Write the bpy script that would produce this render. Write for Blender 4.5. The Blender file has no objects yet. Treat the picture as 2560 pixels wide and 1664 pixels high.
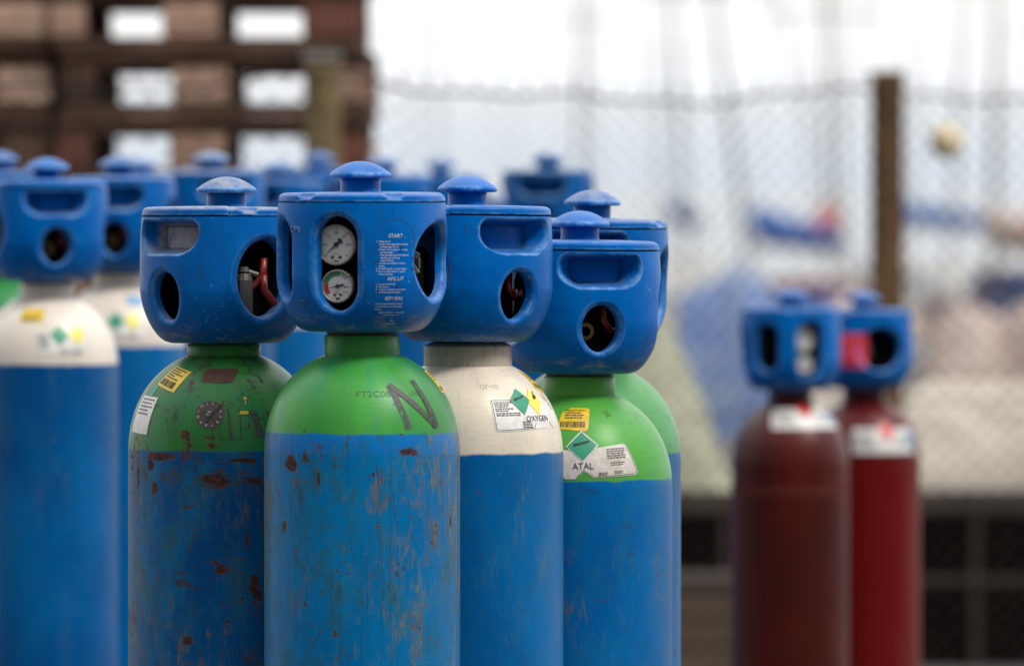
import bpy, bmesh, math, random
import numpy as np
from mathutils import Vector, Matrix
random.seed(7)
C = bpy.context.scene.collection
PI = math.pi
CAMZ, F = 1.64, 9120.0          # eye height; focal length in units of a 1372-wide picture
CX, HY = 686.0, 250.0           # picture centre column, horizon row


def at(px, Y):                  # lateral position of a column at depth Y
    return (px - CX) * Y / F


def hz(py, Y):                  # height of a row at depth Y
    return CAMZ - (py - HY) * Y / F


# ------------------------------------------------------------------ nodes
def nd(nt, typ, ins=None, **props):
    n = nt.nodes.new(typ)
    for k, v in props.items():
        setattr(n, k, v)
    for k, v in (ins or {}).items():
        if isinstance(v, bpy.types.NodeSocket):
            nt.links.new(v, n.inputs[k])
        else:
            n.inputs[k].default_value = v
    return n


def col(c):
    return (c[0], c[1], c[2], 1.0)


def mth(nt, op, a, b=0.0, c=None):
    ins = {0: a, 1: b}
    if c is not None:
        ins[2] = c
    return nd(nt, 'ShaderNodeMath', ins, operation=op).outputs[0]


def mix(nt, f, a, b, mode='MIX'):
    a = col(a) if isinstance(a, tuple) and len(a) == 3 else a
    b = col(b) if isinstance(b, tuple) and len(b) == 3 else b
    return nd(nt, 'ShaderNodeMix', {0: f, 6: a, 7: b}, data_type='RGBA', blend_type=mode).outputs[2]


def sm(nt, v, lo, hi, a=0.0, b=1.0):
    return nd(nt, 'ShaderNodeMapRange', {0: v, 1: lo, 2: hi, 3: a, 4: b}, interpolation_type='SMOOTHSTEP').outputs[0]


def noise(nt, vec, scale=1.0, detail=3.0, rough=0.55, dist=0.0):
    return nd(nt, 'ShaderNodeTexNoise', {'Vector': vec, 'Scale': scale, 'Detail': detail, 'Roughness': rough,
                                         'Distortion': dist}).outputs[0]


def mapping(nt, vec, loc=(0, 0, 0), rot=(0, 0, 0), sc=(1, 1, 1)):
    return nd(nt, 'ShaderNodeMapping', {'Vector': vec, 'Location': loc, 'Rotation': rot, 'Scale': sc}).outputs[0]


def new_mat(name):
    m = bpy.data.materials.new(name)
    m.use_nodes = True
    nt = m.node_tree
    b = nt.nodes['Principled BSDF']
    return m, nt, b


def bump(nt, b, h, strength=0.3, dist=0.001):
    n = nd(nt, 'ShaderNodeBump', {'Strength': strength, 'Distance': dist, 'Height': h})
    nt.links.new(n.outputs[0], b.inputs['Normal'])


def simple(name, c, rough=0.6, metal=0.0, var=0.25, scale=20.0, c2=None, bmp=0.0, spec=0.5):
    """a base colour broken up by two scales of noise"""
    m, nt, b = new_mat(name)
    tc = nd(nt, 'ShaderNodeTexCoord').outputs['Object']
    n1 = noise(nt, tc, scale, 5, 0.6)
    n2 = noise(nt, tc, scale * 7, 3, 0.6)
    f = mth(nt, 'ADD', mth(nt, 'MULTIPLY', n1, 0.65), mth(nt, 'MULTIPLY', n2, 0.35))
    f = sm(nt, f, 0.3, 0.7)
    c2 = c2 or tuple(x * (1 - var) for x in c)
    nt.links.new(mix(nt, f, c2, c), b.inputs['Base Color'])
    b.inputs['Roughness'].default_value = rough
    b.inputs['Metallic'].default_value = metal
    b.inputs['Specular IOR Level'].default_value = spec
    if bmp:
        bump(nt, b, f, bmp, 0.01)
    return m


M = {}


def paint(name, low, up, zb, seed, rust=0.5, streak=0.5, wear=0.5, low2=None, up2=None, rough=0.38, dark_line=0.0,
          band=None, grime=0.3):
    """worn cylinder paint: two colours split at height zb, streaks, scuffs, chips and rust"""
    m, nt, b = new_mat(name)
    p0 = nd(nt, 'ShaderNodeAttribute', attribute_name='cuv').outputs['Vector']
    p = mapping(nt, p0, loc=(seed * 3.1, seed * 1.7, seed * 2.3))
    spot = nd(nt, 'ShaderNodeAttribute', attribute_name='spot').outputs['Fac']
    smear = nd(nt, 'ShaderNodeAttribute', attribute_name='smear').outputs['Fac']
    sep = nd(nt, 'ShaderNodeSeparateXYZ', {0: p0})
    z = sep.outputs[2]
    wob = noise(nt, mapping(nt, p, sc=(1, 1, 0.4)), 22, 4, 0.6)
    zz = mth(nt, 'ADD', z, mth(nt, 'MULTIPLY', mth(nt, 'SUBTRACT', wob, 0.5), 0.008))
    isup = sm(nt, zz, zb - 0.002, zb + 0.002)
    big = noise(nt, mapping(nt, p, sc=(1, 1, 0.55)), 7, 3, 0.5)
    low2 = low2 or tuple(x * 0.75 for x in low)
    up2 = up2 or tuple(x * 0.72 for x in up)
    lowc = mix(nt, sm(nt, big, 0.35, 0.68), low2, low)
    upc = mix(nt, sm(nt, big, 0.3, 0.65), up2, up)
    c = mix(nt, isup, lowc, upc)
    if band:
        bz, bh, bc = band
        inb = mth(nt, 'MULTIPLY', sm(nt, zz, bz - bh, bz - bh + 0.002), mth(nt, 'SUBTRACT', 1.0, isup))
        c = mix(nt, mth(nt, 'MULTIPLY', inb, 0.75), c, bc)
    # rubbed, weathered film that hangs below the shoulder and thins out downwards
    notup = mth(nt, 'SUBTRACT', 1.0, mth(nt, 'MULTIPLY', isup, 0.8))
    fall = sm(nt, z, zb - 0.45, zb - 0.05, 0.35, 1.0)
    side = nd(nt, 'ShaderNodeSeparateXYZ', {0: p0}).outputs[0]
    side = sm(nt, mth(nt, 'ABSOLUTE', side), 0.08, 0.16, 0.0, 0.055)
    amt = mth(nt, 'MULTIPLY', mth(nt, 'MULTIPLY', fall, notup), streak)
    mid = noise(nt, mapping(nt, p, loc=(8, 3, 3), sc=(1, 1, 0.5)), 26, 7, 0.72)
    mid2 = noise(nt, mapping(nt, p, loc=(3, 8, 1), sc=(1, 1, 0.6)), 70, 7, 0.78)
    c = mix(nt, mth(nt, 'MULTIPLY', sm(nt, mid, 0.45, 0.7), mth(nt, 'MULTIPLY', amt, 0.6)), c, (0.003, 0.19, 0.42))
    film = mth(nt, 'ADD', mth(nt, 'ADD', mth(nt, 'MULTIPLY', mid, 0.5), mth(nt, 'MULTIPLY', mid2, 0.5)), side)
    c = mix(nt, mth(nt, 'MULTIPLY', sm(nt, film, 0.47, 0.64), mth(nt, 'MINIMUM', mth(nt, 'MULTIPLY', amt, 0.85), 0.9)), c, mix(nt, big, (0.012, 0.065, 0.10), (0.03, 0.10, 0.11)))
    rub = noise(nt, mapping(nt, p, sc=(250, 250, 50)), 1.0, 7, 0.75)
    rubm = noise(nt, mapping(nt, p, sc=(1, 1, 0.4)), 22, 5, 0.7)
    rv_ = mth(nt, 'ADD', mth(nt, 'ADD', mth(nt, 'MULTIPLY', rub, 0.5), mth(nt, 'MULTIPLY', rubm, 0.5)), side)
    rf = sm(nt, rv_, 0.535, 0.63)
    c = mix(nt, mth(nt, 'MULTIPLY', rf, mth(nt, 'MINIMUM', mth(nt, 'MULTIPLY', amt, 0.8), 0.9)), c, mix(nt, sm(nt, mid2, 0.4, 0.6), (0.085, 0.07, 0.055), (0.12, 0.16, 0.16)))
    rub2 = noise(nt, mapping(nt, p, loc=(4, 2, 1), sc=(240, 240, 6)), 1.0, 4, 0.6)
    c = mix(nt, mth(nt, 'MULTIPLY', sm(nt, rub2, 0.55, 0.68), mth(nt, 'MULTIPLY', amt, 0.28)), c, (0.006, 0.05, 0.085))
    # level brush ripple on the shoulder
    rip = noise(nt, mapping(nt, p, loc=(2, 2, 4), sc=(22, 22, 420)), 1.0, 4, 0.65)
    c = mix(nt, mth(nt, 'MULTIPLY', sm(nt, rip, 0.5, 0.68), mth(nt, 'MULTIPLY', isup, 0.28)), c, tuple(x * 0.55 for x in up))
    # worn patches down to primer
    wn = noise(nt, mapping(nt, p, loc=(9, 0, 5), sc=(1.5, 1.5, 0.5)), 46, 8, 0.78)
    wl = noise(nt, mapping(nt, p, loc=(2, 7, 5)), 8, 3, 0.55)
    wv = mth(nt, 'ADD', wn, mth(nt, 'MULTIPLY', mth(nt, 'SUBTRACT', wl, 0.5), 0.5))
    wv = mth(nt, 'ADD', wv, mth(nt, 'MULTIPLY', side, 0.5))
    wf = mth(nt, 'MULTIPLY', sm(nt, wv, 0.70 - 0.11 * wear, 0.76 - 0.10 * wear), notup)
    c = mix(nt, mth(nt, 'MULTIPLY', wf, 0.7), c, mix(nt, sm(nt, rub, 0.35, 0.65), (0.14, 0.125, 0.10), (0.07, 0.07, 0.055)))
    # thin scratches at several slants
    scr = None
    for k, (ang, lo) in enumerate(((0.12, 0.62), (0.3, 0.66), (-0.6, 0.66), (1.3, 0.68))):
        pr = mapping(nt, p, loc=(k * 5.3, 0, k), rot=(0, ang, 0))
        q = noise(nt, mapping(nt, pr, sc=(480, 480, 7)), 1.0, 3, 0.5)
        g = noise(nt, mapping(nt, pr, loc=(3, 3, 3), sc=(1.6, 1.6, 0.7)), 24, 3, 0.6)
        q = mth(nt, 'MULTIPLY', sm(nt, q, lo, lo + 0.06), sm(nt, g, 0.5, 0.6))
        scr = q if scr is None else mth(nt, 'MAXIMUM', scr, q)
    scr = mth(nt, 'MULTIPLY', scr, mth(nt, 'SUBTRACT', 1.0, mth(nt, 'MULTIPLY', isup, 0.4)))
    c = mix(nt, mth(nt, 'MULTIPLY', scr, min(1, 0.25 + streak * 0.45)), c, mix(nt, sm(nt, rubm, 0.5, 0.6), (0.035, 0.025, 0.018), (0.13, 0.145, 0.135)))
    # small rust and dirt flecks in loose clusters
    f1 = noise(nt, mapping(nt, p, loc=(5, 5, 9), sc=(1, 1, 0.75)), 210, 4, 0.65)
    f2 = noise(nt, mapping(nt, p, loc=(7, 1, 3), sc=(1, 1, 0.8)), 17, 4, 0.65)
    fk = mth(nt, 'ADD', f1, mth(nt, 'MULTIPLY', mth(nt, 'SUBTRACT', f2, 0.5), 0.55))
    ff = mth(nt, 'MULTIPLY', sm(nt, fk, 0.735 - 0.10 * rust, 0.775 - 0.10 * rust), notup)
    c = mix(nt, mth(nt, 'MULTIPLY', ff, 0.9), c, mix(nt, sm(nt, mid2, 0.42, 0.58), (0.028, 0.017, 0.011), (0.14, 0.045, 0.018)))
    # black and brown grime: short level dashes, mostly on the worn bottles
    gn = noise(nt, mapping(nt, p, loc=(1, 8, 2), sc=(55, 55, 150)), 1.0, 6, 0.75)
    gl = noise(nt, mapping(nt, p, loc=(6, 1, 2)), 15, 4, 0.65)
    gv = mth(nt, 'ADD', gn, mth(nt, 'MULTIPLY', mth(nt, 'SUBTRACT', gl, 0.5), 0.6))
    gf = sm(nt, gv, 0.70 - 0.12 * grime, 0.76 - 0.12 * grime)
    c = mix(nt, mth(nt, 'MULTIPLY', gf, 0.3 + 0.6 * grime), c, mix(nt, sm(nt, gl, 0.45, 0.55), (0.016, 0.02, 0.014), (0.05, 0.032, 0.02)))
    # rust chips
    r1 = noise(nt, mapping(nt, p, sc=(1, 1, 0.8)), 38, 7, 0.72)
    r2 = noise(nt, p, 170, 6, 0.78)
    rl = noise(nt, mapping(nt, p, loc=(3, 1, 9)), 7, 3, 0.55)
    rv = mth(nt, 'ADD', mth(nt, 'MULTIPLY', r1, 0.62), mth(nt, 'MULTIPLY', r2, 0.38))
    rv = mth(nt, 'ADD', rv, mth(nt, 'MULTIPLY', mth(nt, 'SUBTRACT', rl, 0.5), 0.25))
    edge_ = mth(nt, 'MULTIPLY', sm(nt, z, zb - 0.06, zb - 0.025), sm(nt, z, zb + 0.004, zb - 0.012))
    rv = mth(nt, 'ADD', rv, mth(nt, 'MULTIPLY', edge_, 0.045 * rust))
    rv = mth(nt, 'ADD', rv, mth(nt, 'MULTIPLY', spot, 0.21))
    th = 0.70 - 0.115 * rust
    halo = sm(nt, rv, th - 0.05, th)
    c = mix(nt, mth(nt, 'MULTIPLY', halo, 0.4), c, (0.08, 0.07, 0.05))
    rf = sm(nt, rv, th, th + 0.02)
    rc = mix(nt, sm(nt, r2, 0.4, 0.66), (0.022, 0.012, 0.009), (0.12, 0.038, 0.016))
    c = mix(nt, mth(nt, 'MULTIPLY', rf, 0.92), c, rc)
    sf = sm(nt, mth(nt, 'MULTIPLY', smear, sm(nt, noise(nt, mapping(nt, p, sc=(1, 1, 1.6)), 120, 5, 0.75), 0.38, 0.6)), 0.2, 0.7)
    c = mix(nt, mth(nt, 'MULTIPLY', sf, 0.8), c, (0.02, 0.024, 0.024))
    b.inputs['Specular IOR Level'].default_value = 0.42
    nt.links.new(mix(nt, 0.04, c, (1.0, 1.0, 1.0)), b.inputs['Specular Tint'])
    nt.links.new(c, b.inputs['Base Color'])
    ro = mth(nt, 'ADD', rough, mth(nt, 'MULTIPLY', mth(nt, 'MAXIMUM', rf, wf), 0.35))
    ro = mth(nt, 'ADD', ro, mth(nt, 'MULTIPLY', mth(nt, 'SUBTRACT', rubm, 0.5), 0.25))
    nt.links.new(ro, b.inputs['Roughness'])
    nt.links.new(mth(nt, 'ADD', 0.08, mth(nt, 'MULTIPLY', isup, 0.3)), b.inputs['Coat Weight'])
    b.inputs['Coat Roughness'].default_value = 0.38
    h = mth(nt, 'ADD', mth(nt, 'MULTIPLY', rf, -0.6), mth(nt, 'MULTIPLY', noise(nt, mapping(nt, p, sc=(60, 60, 240)), 1.0, 3, 0.6), 0.35))
    h = mth(nt, 'SUBTRACT', h, mth(nt, 'MULTIPLY', scr, 0.3))
    h = mth(nt, 'ADD', h, mth(nt, 'MULTIPLY', rip, 0.5))
    bump(nt, b, h, 0.35, 0.0007)
    return m


def plastic(name, base, shade):
    """moulded guard plastic; object colour R = dust on the upper faces, G = overall grime"""
    m, nt, b = new_mat(name)
    tc = nd(nt, 'ShaderNodeTexCoord').outputs['Object']
    oi = nd(nt, 'ShaderNodeObjectInfo')
    p = nd(nt, 'ShaderNodeVectorMath', {0: tc, 1: oi.outputs['Random']}, operation='ADD').outputs[0]
    oc = nd(nt, 'ShaderNodeSeparateColor', {0: oi.outputs['Color']})
    geo = nd(nt, 'ShaderNodeNewGeometry')
    nz = nd(nt, 'ShaderNodeSeparateXYZ', {0: geo.outputs['Normal']}).outputs[2]
    big = noise(nt, p, 18, 4, 0.6)
    c = mix(nt, sm(nt, big, 0.3, 0.7), shade, base)
    fade = noise(nt, p, 45, 6, 0.7)
    c = mix(nt, mth(nt, 'MULTIPLY', sm(nt, fade, 0.5, 0.75), 0.16), c, (0.02, 0.2, 0.58))
    c = mix(nt, mth(nt, 'MULTIPLY', oc.outputs[1], 0.7), c, (0.012, 0.07, 0.16))
    c = mix(nt, mth(nt, 'MULTIPLY', oi.outputs['Random'], 0.3), c, (0.0006, 0.075, 0.25))
    # dust settles on upward faces
    dn = noise(nt, p, 60, 6, 0.7)
    up = sm(nt, nz, 0.25, 0.95)
    df = mth(nt, 'MULTIPLY', mth(nt, 'MULTIPLY', up, oc.outputs[0]), sm(nt, dn, 0.25, 0.6))
    pk = nd(nt, 'ShaderNodeAttribute', attribute_name='pocket').outputs['Fac']
    df = mth(nt, 'MAXIMUM', df, mth(nt, 'MULTIPLY', mth(nt, 'MULTIPLY', sm(nt, pk, 0.45, 0.95), oc.outputs[2]), sm(nt, fade, 0.2, 0.6)))
    c = mix(nt, mth(nt, 'MINIMUM', df, 0.93), c, mix(nt, fade, (0.24, 0.23, 0.21), (0.38, 0.375, 0.36)))
    # rubbed pale edges
    pt = mth(nt, 'MULTIPLY', sm(nt, geo.outputs['Pointiness'], 0.505, 0.535), sm(nt, fade, 0.36, 0.66))
    c = mix(nt, mth(nt, 'MULTIPLY', pt, 0.5), c, (0.22, 0.42, 0.66))
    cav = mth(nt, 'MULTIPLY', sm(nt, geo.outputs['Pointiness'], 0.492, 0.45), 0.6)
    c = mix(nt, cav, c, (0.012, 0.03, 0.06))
    # scuffs and tiny specks
    sc1 = noise(nt, mapping(nt, p, rot=(0.4, 0.7, 0.2), sc=(280, 30, 280)), 1.0, 3, 0.6)
    sm1 = noise(nt, mapping(nt, p, loc=(2, 2, 2)), 15, 4, 0.6)
    c = mix(nt, mth(nt, 'MULTIPLY', mth(nt, 'MULTIPLY', sm(nt, sc1, 0.62, 0.7), sm(nt, sm1, 0.53, 0.64)), 0.75), c, (0.14, 0.31, 0.52))
    vs = noise(nt, mapping(nt, p, loc=(7, 2, 4), sc=(120, 120, 22)), 1.0, 4, 0.65)
    c = mix(nt, mth(nt, 'MULTIPLY', sm(nt, vs, 0.55, 0.72), 0.42), c, (0.02, 0.05, 0.08))
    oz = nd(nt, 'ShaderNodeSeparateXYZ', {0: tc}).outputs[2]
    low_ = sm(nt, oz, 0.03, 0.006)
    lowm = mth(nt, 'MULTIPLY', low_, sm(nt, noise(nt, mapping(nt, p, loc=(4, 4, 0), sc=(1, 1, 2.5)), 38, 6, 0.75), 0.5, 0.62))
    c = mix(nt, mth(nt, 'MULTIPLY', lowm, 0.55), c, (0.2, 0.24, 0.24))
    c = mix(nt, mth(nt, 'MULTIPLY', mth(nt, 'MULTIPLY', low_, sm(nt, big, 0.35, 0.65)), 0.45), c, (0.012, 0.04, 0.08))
    sp = noise(nt, p, 260, 2, 0.5)
    c = mix(nt, mth(nt, 'MULTIPLY', sm(nt, sp, 0.79, 0.83), 0.4), c, (0.4, 0.42, 0.42))
    sp2 = noise(nt, mapping(nt, p, loc=(5, 1, 5)), 190, 3, 0.6)
    c = mix(nt, mth(nt, 'MULTIPLY', sm(nt, sp2, 0.69, 0.74), 0.7), c, (0.02, 0.025, 0.03))
    nt.links.new(c, b.inputs['Base Color'])
    ro = mth(nt, 'ADD', 0.25, mth(nt, 'MULTIPLY', fade, 0.2))
    ro = mth(nt, 'ADD', ro, mth(nt, 'MULTIPLY', df, 0.3))
    b.inputs['Specular IOR Level'].default_value = 0.42
    nt.links.new(mix(nt, 0.04, c, (1.0, 1.0, 1.0)), b.inputs['Specular Tint'])
    nt.links.new(ro, b.inputs['Roughness'])
    bump(nt, b, mth(nt, 'ADD', noise(nt, p, 420, 3, 0.6), mth(nt, 'MULTIPLY', big, 1.5)), 0.12, 0.0012)
    return m




def worn(m, scale, lo, hi, stretch=(1, 1, 1)):
    """let the paint below show through where the mark has rubbed off"""
    nt = m.node_tree
    b = nt.nodes['Principled BSDF']
    tc = nd(nt, 'ShaderNodeTexCoord').outputs['Object']
    n = noise(nt, mapping(nt, tc, sc=stretch), scale, 6, 0.75)
    nt.links.new(sm(nt, n, lo, hi), b.inputs['Alpha'])
    return m


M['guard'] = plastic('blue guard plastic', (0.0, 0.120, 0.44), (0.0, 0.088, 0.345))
M['black'] = simple('near-black core', (0.0025, 0.0025, 0.003), 0.85, 0, 0.3, spec=0.08)  # near-black so that openings in the guard read as dark inside
M['collar'] = simple('black collar', (0.012, 0.012, 0.012), 0.6, 0, 0.3)
M['brass'] = simple('tarnished brass', (0.24, 0.15, 0.06), 0.42, 0.8, 0.5, 60)
M['steel'] = simple('dull steel', (0.12, 0.115, 0.11), 0.5, 0.6, 0.4, 60)
M['red'] = simple('red lever plastic', (0.22, 0.011, 0.009), 0.4, 0, 0.3, 60)
M['gauge_white'] = simple('gauge dial white', (0.56, 0.57, 0.57), 0.35, 0, 0.1, 60)
M['bezel'] = simple('gauge bezel', (0.36, 0.32, 0.25), 0.4, 0.3, 0.25, 80)
M['ink'] = simple('dark ink', (0.02, 0.02, 0.022), 0.6, 0, 0.3, 200)
M['marker'] = simple('black marker', (0.028, 0.034, 0.034), 0.6, 0, 0, 160, c2=(0.06, 0.075, 0.06))
M['white_print'] = simple('white print', (0.62, 0.66, 0.7), 0.5, 0, 0.35, 300)
M['label_white'] = simple('white label', (0.68, 0.68, 0.67), 0.45, 0, 0.12, 90, c2=(0.5, 0.48, 0.45))
M['label_dirty'] = simple('soiled label', (0.62, 0.60, 0.57), 0.5, 0, 0.25, 60, c2=(0.38, 0.34, 0.29))
M['label_yellow'] = simple('yellow label', (0.74, 0.52, 0.02), 0.4, 0, 0.15, 110, c2=(0.5, 0.33, 0.03))
M['yellow'] = simple('yellow diamond', (0.72, 0.62, 0.07), 0.4, 0, 0.1, 60)
M['green'] = simple('green diamond', (0.01, 0.25, 0.14), 0.4, 0, 0.15, 60)
M['dial_green'] = simple('dial green', (0.02, 0.22, 0.09), 0.4, 0, 0.1, 60)
M['dial_red'] = simple('dial red', (0.5, 0.02, 0.02), 0.4, 0, 0.1, 60)
M['dial_brown'] = simple('brown disc sticker', (0.085, 0.052, 0.042), 0.6, 0, 0.45, 120)
M['patch_brown'] = simple('red-brown primer patch', (0.10, 0.035, 0.022), 0.6, 0, 0.45, 120)
M['label_red'] = simple('red label', (0.72, 0.045, 0.075), 0.45, 0, 0.1, 60)
worn(M['marker'], 130, 0.30, 0.52, (1, 1, 0.35))
worn(M['white_print'], 160, 0.30, 0.45)
worn(M['patch_brown'], 90, 0.33, 0.46)
worn(M['dial_brown'], 110, 0.26, 0.34)
M['panel_blue'] = simple('blue panel groove', (0.008, 0.06, 0.22), 0.5, 0, 0.2, 60)


# ------------------------------------------------------------------ object helpers
def tag(o, label=None, cat=None, group=None, kind=None):
    if label:
        o['label'] = label
    if cat:
        o['category'] = cat
    if group:
        o['group'] = group
    if kind:
        o['kind'] = kind
    return o


def empty(name, loc, rz=0.0):
    o = bpy.data.objects.new(name, None)
    o.empty_display_size = 0.05
    o.location = loc
    o.rotation_euler = (0, 0, rz)
    C.objects.link(o)
    return o


def link(name, me, parent=None, loc=(0, 0, 0), rz=0.0, mat=None):
    o = bpy.data.objects.new(name, me)
    if mat is not None and len(me.materials) == 0:
        me.materials.append(mat)
    o.location = loc
    o.rotation_euler = (0, 0, rz)
    o.parent = parent
    C.objects.link(o)
    return o


def mesh(name, verts, faces, mat=None, smooth=True):
    me = bpy.data.meshes.new(name)
    me.from_pydata([tuple(v) for v in verts], [], faces)
    me.update()
    if smooth:
        me.polygons.foreach_set('use_smooth', [True] * len(me.polygons))
    if mat is not None:
        me.materials.append(mat)
    return me


def bm_mesh(name, bm, mat=None, smooth=False, recalc=True):
    if recalc:
        bmesh.ops.recalc_face_normals(bm, faces=bm.faces[:])
    me = bpy.data.meshes.new(name)
    bm.to_mesh(me)
    bm.free()
    if smooth:
        me.polygons.foreach_set('use_smooth', [True] * len(me.polygons))
    if mat is not None:
        me.materials.append(mat)
    return me


def add_box(bm, x0, x1, y0, y1, z0, z1, bev=0.0):
    r = bmesh.ops.create_cube(bm, size=1.0)
    vs = r['verts']
    for v in vs:
        v.co = Vector(((x0 + x1) / 2 + v.co.x * (x1 - x0), (y0 + y1) / 2 + v.co.y * (y1 - y0), (z0 + z1) / 2 + v.co.z * (z1 - z0)))
    if bev:
        es = list({e for v in vs for e in v.link_edges})
        bmesh.ops.bevel(bm, geom=es, offset=bev, segments=2, affect='EDGES')


def add_tube(bm, pts, rad, seg=10, cap=True):
    pts = [Vector(p) for p in pts]
    rings = []
    for i, p in enumerate(pts):
        d = (pts[min(i + 1, len(pts) - 1)] - pts[max(i - 1, 0)]).normalized()
        a = d.orthogonal().normalized() if i == 0 else (prev - d * prev.dot(d)).normalized()
        prev = a
        b = d.cross(a)
        r = rad[i] if isinstance(rad, (list, tuple)) else rad
        rings.append([bm.verts.new(p + a * (r * math.cos(2 * PI * k / seg)) + b * (r * math.sin(2 * PI * k / seg))) for k in range(seg)])
    for i in range(len(rings) - 1):
        for k in range(seg):
            bm.faces.new((rings[i][k], rings[i][(k + 1) % seg], rings[i + 1][(k + 1) % seg], rings[i + 1][k]))
    if cap:
        bm.faces.new(rings[0][::-1])
        bm.faces.new(rings[-1])


def lathe(bm, prof, seg=64, mat_=None):
    """profile (r, z) turned about z; mat_ then applied"""
    rings = []
    for r, z in prof:
        if r < 1e-6:
            rings.append([bm.verts.new((0, 0, z))])
        else:
            rings.append([bm.verts.new((r * math.sin(2 * PI * k / seg), -r * math.cos(2 * PI * k / seg), z)) for k in range(seg)])
    vs = [v for R in rings for v in R]
    for i in range(len(rings) - 1):
        a, b = rings[i], rings[i + 1]
        for k in range(seg):
            k2 = (k + 1) % seg
            if len(a) == 1 and len(b) == 1:
                continue
            if len(a) == 1:
                bm.faces.new((a[0], b[k2], b[k]))
            elif len(b) == 1:
                bm.faces.new((a[k], a[k2], b[0]))
            else:
                bm.faces.new((a[k], a[k2], b[k2], b[k]))
    if mat_ is not None:
        for v in vs:
            v.co = mat_ @ v.co


def text_mesh(body, size, align='CENTER', extrude=0.0):
    cu = bpy.data.curves.new('txt', 'FONT')
    cu.body = body
    cu.size = size
    cu.align_x = align
    cu.align_y = 'CENTER'
    cu.extrude = extrude
    cu.resolution_u = 3
    o = bpy.data.objects.new('txt', cu)
    C.objects.link(o)
    dg = bpy.context.evaluated_depsgraph_get()
    me = bpy.data.meshes.new_from_object(o.evaluated_get(dg))
    v = np.array([tuple(x.co) for x in me.vertices]).reshape(-1, 3)
    f = [tuple(p.vertices) for p in me.polygons]
    bpy.data.objects.remove(o)
    bpy.data.curves.remove(cu)
    bpy.data.meshes.remove(me)
    return v, f


class Flat:
    """collects flat 2-D pieces (polygons, lettering, bars) that are then laid on a curved surface by a mapper"""
    def __init__(s):
        s.v, s.f = [], []

    def poly(s, pts, h=0.0, step=0.006):
        bm = bmesh.new()
        bm.faces.new([bm.verts.new((x, y, 0)) for x, y in pts])
        xs = [q[0] for q in pts]
        ys = [q[1] for q in pts]
        for lo, hi, nrm in ((min(xs), max(xs), (1, 0, 0)), (min(ys), max(ys), (0, 1, 0))):
            n = int((hi - lo) / step)
            for k in range(1, n + 1):
                t = lo + (hi - lo) * k / (n + 1)
                bmesh.ops.bisect_plane(bm, geom=bm.verts[:] + bm.edges[:] + bm.faces[:], plane_co=(nrm[0] * t, nrm[1] * t, 0), plane_no=nrm)
        bm.normal_update()
        if bm.faces and next(iter(bm.faces)).normal.z < 0:
            bmesh.ops.reverse_faces(bm, faces=bm.faces[:])
        bm.verts.index_update()
        o = len(s.v)
        s.v += [(v.co.x, v.co.y, h) for v in bm.verts]
        s.f += [tuple(o + v.index for v in f.verts) for f in bm.faces]
        bm.free()
        return s

    def rect(s, x0, x1, y0, y1, h=0.0, step=0.006):
        return s.poly([(x0, y0), (x1, y0), (x1, y1), (x0, y1)], h, step)

    def stroke(s, p, q, w, h=0.0, step=0.006):
        d = Vector((q[0] - p[0], q[1] - p[1]))
        n = Vector((-d.y, d.x)).normalized() * (w / 2)
        return s.poly([(p[0] + n.x, p[1] + n.y), (q[0] + n.x, q[1] + n.y), (q[0] - n.x, q[1] - n.y), (p[0] - n.x, p[1] - n.y)], h, step)

    def text(s, body, x, y, size, align='CENTER', h=0.0, rot=0.0, extrude=0.0, sx=1.0):
        v, f = text_mesh(body, size, align, extrude)
        if len(v) == 0:
            return s
        o = len(s.v)
        cr, sr = math.cos(rot), math.sin(rot)
        for a in v:
            ax = a[0] * sx
            s.v.append((x + ax * cr - a[1] * sr, y + ax * sr + a[1] * cr, h + a[2]))
        s.f += [tuple(o + i for i in q) for q in f]
        return s

    def arc(s, cx, cy, r0, r1, a0, a1, h=0.0, n=16):
        """ring sector, angles in degrees clockwise from 12 o'clock"""
        o = len(s.v)
        for k in range(n + 1):
            a = math.radians(a0 + (a1 - a0) * k / n)
            for r in (r0, r1):
                s.v.append((cx + r * math.sin(a), cy + r * math.cos(a), h))
        s.f += [(o + 2 * k, o + 2 * k + 2, o + 2 * k + 3, o + 2 * k + 1)[::-1] for k in range(n)]
        return s

    def build(s, name, mat, parent, mapper, loc=(0, 0, 0), rz=0.0):
        return link(name, mesh(name, [mapper(*v) for v in s.v], s.f, mat, False), parent, loc, rz)


# ------------------------------------------------------------------ valve guard (shared by all cylinders)
GA, GB, GN = 0.0980, 0.0970, 2.2
ZSEAM, ZLID = 0.149, 0.1625


def plan_r(t):
    return (np.abs(np.sin(t) / GA) ** GN + np.abs(np.cos(t) / GB) ** GN) ** (-1 / GN)


def wall_inset(z):
    q = np.clip((0.065 - z) / 0.065, 0, 1)
    r = 0.034 * (1 - np.clip(1 - q ** 1.7, 0, 1) ** 0.62)
    return r + 0.0025 * np.clip((z - 0.09) / 0.06, 0, 1) ** 2


def wrapa(t):
    return (t + PI) % (2 * PI) - PI


def sd_ellipse(u, v, a, b):
    k1 = np.sqrt((u / a) ** 2 + (v / b) ** 2)
    k2 = np.sqrt((u / a ** 2) ** 2 + (v / b ** 2) ** 2) + 1e-9
    return k1 * (k1 - 1.0) / k2


def sd_rbox(u, v, a, b, r):
    qx, qy = np.abs(u) - a + r, np.abs(v) - b + r
    return np.minimum(np.maximum(qx, qy), 0) + np.hypot(np.maximum(qx, 0), np.maximum(qy, 0)) - r


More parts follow.
